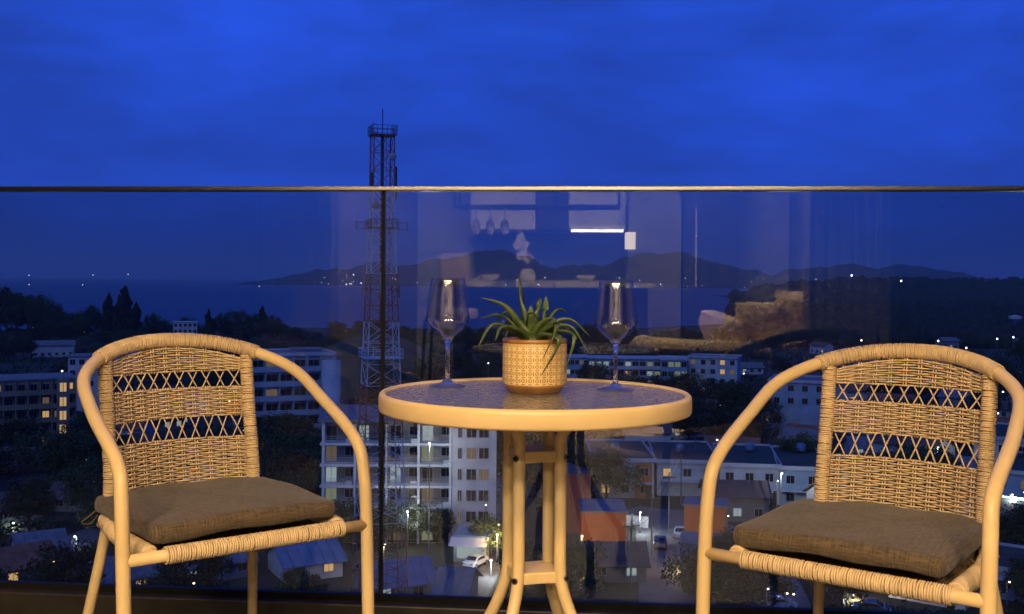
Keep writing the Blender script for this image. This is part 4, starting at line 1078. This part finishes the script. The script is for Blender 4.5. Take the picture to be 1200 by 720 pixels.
for v, e, hh in ((160,.25,1.0),(268,.2,.9),(420,.35,1.0)):
    a = hw_at(v)+e; z = tz(v); pf = MB().box(-a,a,-a,a,z-.06,z).build('platform', M['tower_d'] if v != 420 else M['tower_w'], tw); mb = MB()
    for k in range(4):
        c, q = [(-1,-1),(1,-1),(1,1),(-1,1)][k], [(-1,-1),(1,-1),(1,1),(-1,1)][(k+1) % 4]
        for h in (.5,1.0): mb.bar((c[0]*a,c[1]*a,z+h*hh),(q[0]*a,q[1]*a,z+h*hh),.03,4)
        for t in range(5):
            x, y = c[0]+(q[0]-c[0])*t/5, c[1]+(q[1]-c[1])*t/5; mb.bar((x*a,y*a,z),(x*a,y*a,z+hh),.03,4)
    mb.build('guard_rail', M['tower_d'] if v != 420 else M['tower_w'], pf)
for s in (-1,1):                                   # side arms with panel aerials
    mb = MB()
    for dz in (0,-.7): mb.bar((s*1.1,0,tz(262)+dz),(s*2.9,-.2*s,tz(262)+dz),.04,4)
    for x in (1.9,2.9): mb.bar((s*x,0,tz(262)+.2),(s*x,0,tz(262)-.9),.05,4)
    mb.build('side_arm', M['tower_d'], tw)
for x, y, v0, v1 in ((1.6,.2,196,232),(-1.35,-.9,205,226),(1.25,-1.1,210,236),(-.4,-1.6,320,345),(1.9,-.4,318,350),(-1.9,.2,325,348)):
    MB().box(x-.14,x+.14,y-.09,y+.09,tz(v1),tz(v0)).build('panel_aerial', M['tower_d'] if v0 < 300 else M['conc2'], tw)
for x, v in ((.9,186),(-1.0,243)):
    MB().lathe([(0,.12),(.25,.06),(.42,-.08),(.44,-.10),(.25,.02),(0,.08)], 16).build('dish', M['conc2'], tw, loc=(x,-1.5,tz(v))).rotation_euler = (R(90),0,0)
FOOT.append((tw.location.x, tw.location.y, 5))

# ------------------------------------------------------------------ street lamps and lights
def street_lamp(u, v, d, h, m, label, power=0, col=(.9,1,.95), r=.22, group='street lamps of the town'):
    z = zat(v, d); hgt = max(z-G, 2.0) if h is None else h
    s = thing('street_lamp', label, 'street lamp', (at(u, d).x, d, z-hgt), 0, group)
    MB().tube([(0,0,0),(0,0,hgt-.1),(0,-.5,hgt+.15)], [.09,.06,.04], 6).build('pole', M['pole'], s)
    MB().sphere((0,-.6,hgt+.05), r, 8, 5, (1,1,.7)).build('lamp_head', m, s)
    if power:
        l = bpy.data.lights.new('lamp', 'POINT'); l.energy = power*1.7; l.color = col; l.shadow_soft_size = .3
        lo = link('lamp', l, s); lo.location = (0,-.8,hgt-.35)
near_l = [(75,439,226,'w',0),(452,641,134,'y',250),(578,656,136,'w',900),(585,626,142,'y',1200),(752,599,160,'w',900),(848,565,172,'y',900),(866,580,170,'y',500),(917,552,172,'w',700),(684,627,143,'y',400),
          (1003,690,128,'y',600),(985,690,128,'w',500),(872,436,330,'w',0),(797,446,330,'w',0),(573,426,345,'w',0),(575,512,190,'w',900),(505,520,148,'w',600),(536,700,126,'y',250),(70,637,145,'w',500),(20,617,160,'w',300),(58,647,140,'w',300),(104,543,200,'w',0),
          (1100,520,212,'w',600),(1175,455,262,'w',0),(1186,575,160,'w',700),(35,554,195,'y',0),(92,632,148,'w',400),(480,600,150,'w',500),(420,610,148,'w',500),(805,655,140,'y',900)]
near_l += [(rs_.uniform(0,1200), rs_.uniform(455,700), 0, rs_.choice('wyy'), 0) for rs_ in [random.Random(77)] for _ in range(60)]
near_l = [(u, v, d or (ZC-G-rl.uniform(3,7))*F/(v-HOR), c, p) for u, v, d, c, p in near_l]
for u, v, d, c, p in near_l:
    street_lamp(u, v, d, None, M['lamp_w' if c == 'w' else 'lamp_y'], near_label(at(u,d), 'warm lit street lamp near the' if c == 'y' else 'white lit street lamp near the'), p, (.85,.95,1) if c == 'w' else (1,.68,.32), (.17 if p else .12) if d < 200 else .22)
far_l = [(986,364,'y'),(917,382,'y'),(1000,377,'y'),(1062,380,'w'),(1057,388,'w'),(1133,404,'w'),(1122,388,'w'),(1169,393,'w'),(1188,391,'w'),(1075,388,'y'),(1056,326,'w'),(998,320,'w'),(1025,330,'y'),(968,378,'w'),(1028,384,'y'),(1012,383,'y'),(945,376,'w'),(1150,380,'w'),(1100,396,'w'),(1010,396,'y')]
for u, v, c in far_l:
    d = 2100 if v < 340 else (ZC-G-7)*F/(v-HOR)
    s = thing('street_lamp', 'distant lit lamp on the dark plain or headland', 'street lamp', (at(u,d).x, d, zat(v,d)-7), 0, 'distant lamps of the plain and headland')
    MB().bar((0,0,-3),(0,0,7),.08,5).build('pole', M['pole'], s); MB().sphere((0,0,7), d*.0008, 8, 5).build('lamp_head', M['lamp_w' if c == 'w' else 'lamp_y'], s)
mb = MB(); mb2 = MB(); rs = random.Random(5)       # uncountable lights along the far shore
spans = [(366,440,15),(440,520,5),(548,640,10),(690,760,7),(765,830,8),(850,960,6),(1040,1180,5)]
for u0, u1, n in spans:
    for i in range(n):
        u = rs.uniform(u0, u1); v = 333.5+rs.choice((0,-1,-2,-6,-9,1))+rs.uniform(-1,1); d = 5600
        (mb if rs.random() < .6 else mb2).sphere((at(u,d).x, d, zat(v,d)), rs.uniform(1.0,3.2), 6, 4)
stuff(mb.build('shore_lights', M['dot_w'])); mb2o = stuff(mb2.build('shore_lights', M['dot_y']))
for o in [o for o in bpy.data.objects if o.name.startswith('shore_lights')]:
    o['label'] = 'white specks of light along the far shore' if o.name == 'shore_lights' else 'warm specks of light along the far shore'; o['category'] = 'lights'
for u, v in ((34,327),(34,338),(109,326),(150,325),(97,338),(304,351)):
    d = 7000 if v < 330 else 4500
    b = thing('fishing_boat', 'tiny fishing boat with a white light far out at sea', 'boat', (at(u,d).x, d, G-.6), .3, 'fishing boats on the sea')
    hz = max(zat(v,d)-G, 2.5)
    MB().prism([(-8,-2,0),(8,-2,0),(10,-2.5,2),(-9,-2.5,2)], (0,4.5,0)).build('hull', M['conc2'], b); MB().bar((0,0,1.8),(0,0,hz),.3,5).build('light_mast', M['pole'], b)
    MB().sphere((0,0,hz), 2.6 if v < 330 else 1.8, 6, 4).build('lamp', M['dot_w'], b)

# ------------------------------------------------------------------ vegetation
rt = random.Random(9); random.seed(4)
for q in ((710,655,9),(720,672,9),(735,690,8),(560,660,6),(548,650,5),(676,700,4),(830,660,7)): FOOT.append((px(q[0],q[1]).x, px(q[0],q[1]).y, q[2]))
def clear(p, m=0):
    return all((p.x-x)**2+(p.y-y)**2 > (r+m)**2 for x, y, r in FOOT)
named = [(8,640,31),(34,645,28),(20,640,31),(85,640,17),(60,640,23),(140,642,26),(48,640,28),(0,650,33),(-30,640,30),(70,640,19),(95,640,18),(112,640,22),(128,640,27),(147,640,31),(160,645,22),(180,640,17),(245,620,19),(262,620,18),(278,620,20),(300,620,18),(308,620,21),(318,620,17)]
for u, d, h in named:
    if 122 < u < 165 or u in (245, 308): tree('p', at(u, d), 1, 'tall dark pointed casuarina rising above the sea at the shore', 'tall casuarinas along the shore', 'casuarina_tree', 1).scale = (h/22*1.25, h/22*1.25, h/22)
    else: tree('b', at(u, d), 1, 'tall dark rounded tree rising above the sea at the shore', 'tall rounded trees along the shore', 'shore_tree').scale = (h/9*.62, h/9*.62, h/9*.94)
for i in range(70):                                # lower trees along the beach
    u = rt.uniform(-20, 900); d = rt.uniform(540, 660); h = rt.uniform(9, 15)
    if 200 < u < 235 and d < 600: d = 620
    tree('b', at(u, d), h/9, 'dark tree in the belt along the beach', 'trees of the beach belt', 'beach_tree').scale = (h/9*.9, h/9*.9, h/9) 
cnt = 0; tries = 0; placed = []
while cnt < 170 and tries < 6000:
    tries += 1
    v = 340+ 400*rt.random()**1.25; u = rt.uniform(-40, 1240)
    if v < 405: continue
    p = px(u, v); s = rt.uniform(.6, 1.25)*(.8 if p.y < 160 else 1.1)
    if not clear(p, 2.2*s): continue
    if any((p.x-q[0])**2+(p.y-q[1])**2 < (2.4*(s+q[2]))**2 for q in placed): continue
    top = zat(0,1) 
    placed.append((p.x, p.y, s)); cnt += 1
    tree('b', p, s, near_label(px(u,v), 'dark leafy tree near the'), 'broad trees among the houses', 'broad_tree')
for u, v, s in ((402,655,.8),(432,650,.75),(462,640,.7),(492,636,.7),(515,640,.6),(352,600,1.2),(330,580,1.2),(318,540,1.2),(345,545,1.1),(365,620,.9),(310,610,1.1),(372,560,1.0),(300,560,1.1),(332,640,.8),(300,640,.8),(20,560,1.2),(50,575,1.2),(90,580,1.2),(110,560,1.2),(110,620,1.0),(130,640,.9),(700,470,1.2),(735,475,1.2),(770,480,1.2),(800,480,1.2),(830,490,1.2),(860,495,1.3),(890,510,1.2),(700,500,1.2),(745,510,1.2),(790,512,1.2),(830,522,1.1),(880,530,1.1),(560,610,.7),(850,690,.9),(830,712,.9),(868,705,.9),(880,725,.9),(660,520,1),(640,560,1)):
    tree('b', px(u, v), s*rt.uniform(.9,1.15), near_label(px(u,v), 'dark leafy tree near the'), 'broad trees among the houses', 'broad_tree')
tree('b', px(577,655), .62, 'small tree lit yellow-green by a lamp beside the shop', None, 'lit_tree')
# grassy slope on the left of the mast and scrub between the houses
mb = MB(); n = 26
for i in range(n+1):
    for j in range(n+1):
        u = 372+ (500-372)*i/n; s = j/n
        d = 330+120*s; hh = (zat(396-(u-372)*.07, 450)-G)*(math.sin(s*math.pi*.5))*max(0, math.sin(math.pi*min(1, max(0, (i+2)/(n+4)))))**.5
        mb.v.append((at(u, d).x, d, G-.5+hh))
for i in range(n):
    for j in range(n): a = i*(n+1)+j; mb.f.append((a, a+n+1, a+n+2, a+1))
struct(mb.build('slope', mat('dry_grass', (.075,.07,.022), .95, noise=(.05,.4)), smooth=True))
def scrub(name, n, gen, leaf, mt, label, hgt, spread):
    rnd = random.Random(len(name)+n); mb = MB()
    for _ in range(n):
        p, s = gen(rnd)
        for _ in range(9):
            c = p+Vector((rnd.gauss(0,spread*s), rnd.gauss(0,spread*s), abs(rnd.gauss(0,1))*hgt*s))
            nn = Vector((rnd.gauss(0,1), rnd.gauss(0,1), rnd.gauss(.5,1))).normalized(); a = nn.orthogonal().normalized(); b = nn.cross(a); q = leaf*s*rnd.uniform(.6,1.4)
            mb.poly([c-a*q, c+b*q*.6, c+a*q, c-b*q*.6])
    o = stuff(mb.build(name, mt)); o['label'] = label; o['category'] = 'vegetation'; return o
def canopy(name, n, gen, mt, label, r0, r1):
    rnd = random.Random(n); mb = MB()
    for _ in range(n):
        p, s = gen(rnd); r = rnd.uniform(r0, r1)*s
        b = len(mb.v); mb.sphere((p.x, p.y, p.z+r*.35), r, 9, 6, (1, 1, rnd.uniform(.7,1.25)))
        for i in range(b, len(mb.v)):
            v = mb.v[i]; q = 1+.16*math.sin(v[0]*1.9/s+v[2]*2.3/s)*math.sin(v[1]*1.7/s+1.1*v[2]/s)
            mb.v[i] = (p.x+(v[0]-p.x)*q, p.y+(v[1]-p.y)*q, p.z+(v[2]-p.z)*q)
    o = stuff(mb.build(name, mt, smooth=True)); o['label'] = label; o['category'] = 'vegetation'; return o
def gen_near(r):
    while True:
        p = px(r.uniform(-40,1240), 400+330*r.random())
        if clear(p, 2.5): return p, .55+p.y/420
scrub('undergrowth', 5200, gen_near, .42, M['leaf1'], 'dark undergrowth between the houses', .7, 1.2)
def gen_far(r):
    u = r.uniform(860, 1260); v = r.uniform(347, 404)
    p = px(u, v); 
    return p, 1.0+min(p.y, 1000)/500
canopy('distant_wood', 1300, gen_far, M['wood'], 'dark wood reaching to the headland', 2.2, 4.2)
def gen_beach(r):
    return at(r.uniform(-60,905), r.uniform(520,665)), 1.5
canopy('beach_scrub', 700, gen_beach, M['wood'], 'low dark scrub under the beach trees', 1.5, 3.0)
def gen_head(r):
    u = r.uniform(862, 1400); d = r.uniform(1650, 2350); s = (d-2300)/700
    prof = [(862,349),(868,347),(890,341),(930,338),(990,334),(1050,332),(1120,333),(1200,334),(1320,331),(1600,333)]
    j = max(k for k in range(len(prof)-1) if prof[k][0] <= u); t = (u-prof[j][0])/(prof[j+1][0]-prof[j][0]); v = prof[j][1]*(1-t)+prof[j+1][1]*t
    h = (zat(v,2300)-G)*(math.cos(max(-1,min(1,s))*math.pi)*.5+.5)
    return Vector(((u-600)*2300/F*(1+.08*s), d, G+h-4)), 2.2
canopy('headland_wood', 1500, gen_head, M['wood'], 'dense dark wood covering the headland', 4.5, 8.5)

# ------------------------------------------------------------------ evening haze: one closed box round camera, town, sea and hills
hz = MB().box(-22500, 22500, -400, 24500, G-4, 420).build('haze', None)
hm = bpy.data.materials.new('haze'); hm.use_nodes = True; ht = hm.node_tree; ht.nodes.clear()
ho = ht.nodes.new('ShaderNodeOutputMaterial'); hv = ht.nodes.new('ShaderNodeVolumePrincipled')
hv.inputs['Color'].default_value = (.90,.95,1.0,1); hv.inputs['Density'].default_value = 8.0e-5; hv.inputs['Anisotropy'].default_value = .2
ht.links.new(hv.outputs['Volume'], ho.inputs['Volume']); hz.data.materials.append(hm); stuff(hz)
hz['label'] = 'thin blue evening haze over the town and bay'; hz['category'] = 'haze'
sc.cycles.volume_bounces = 1
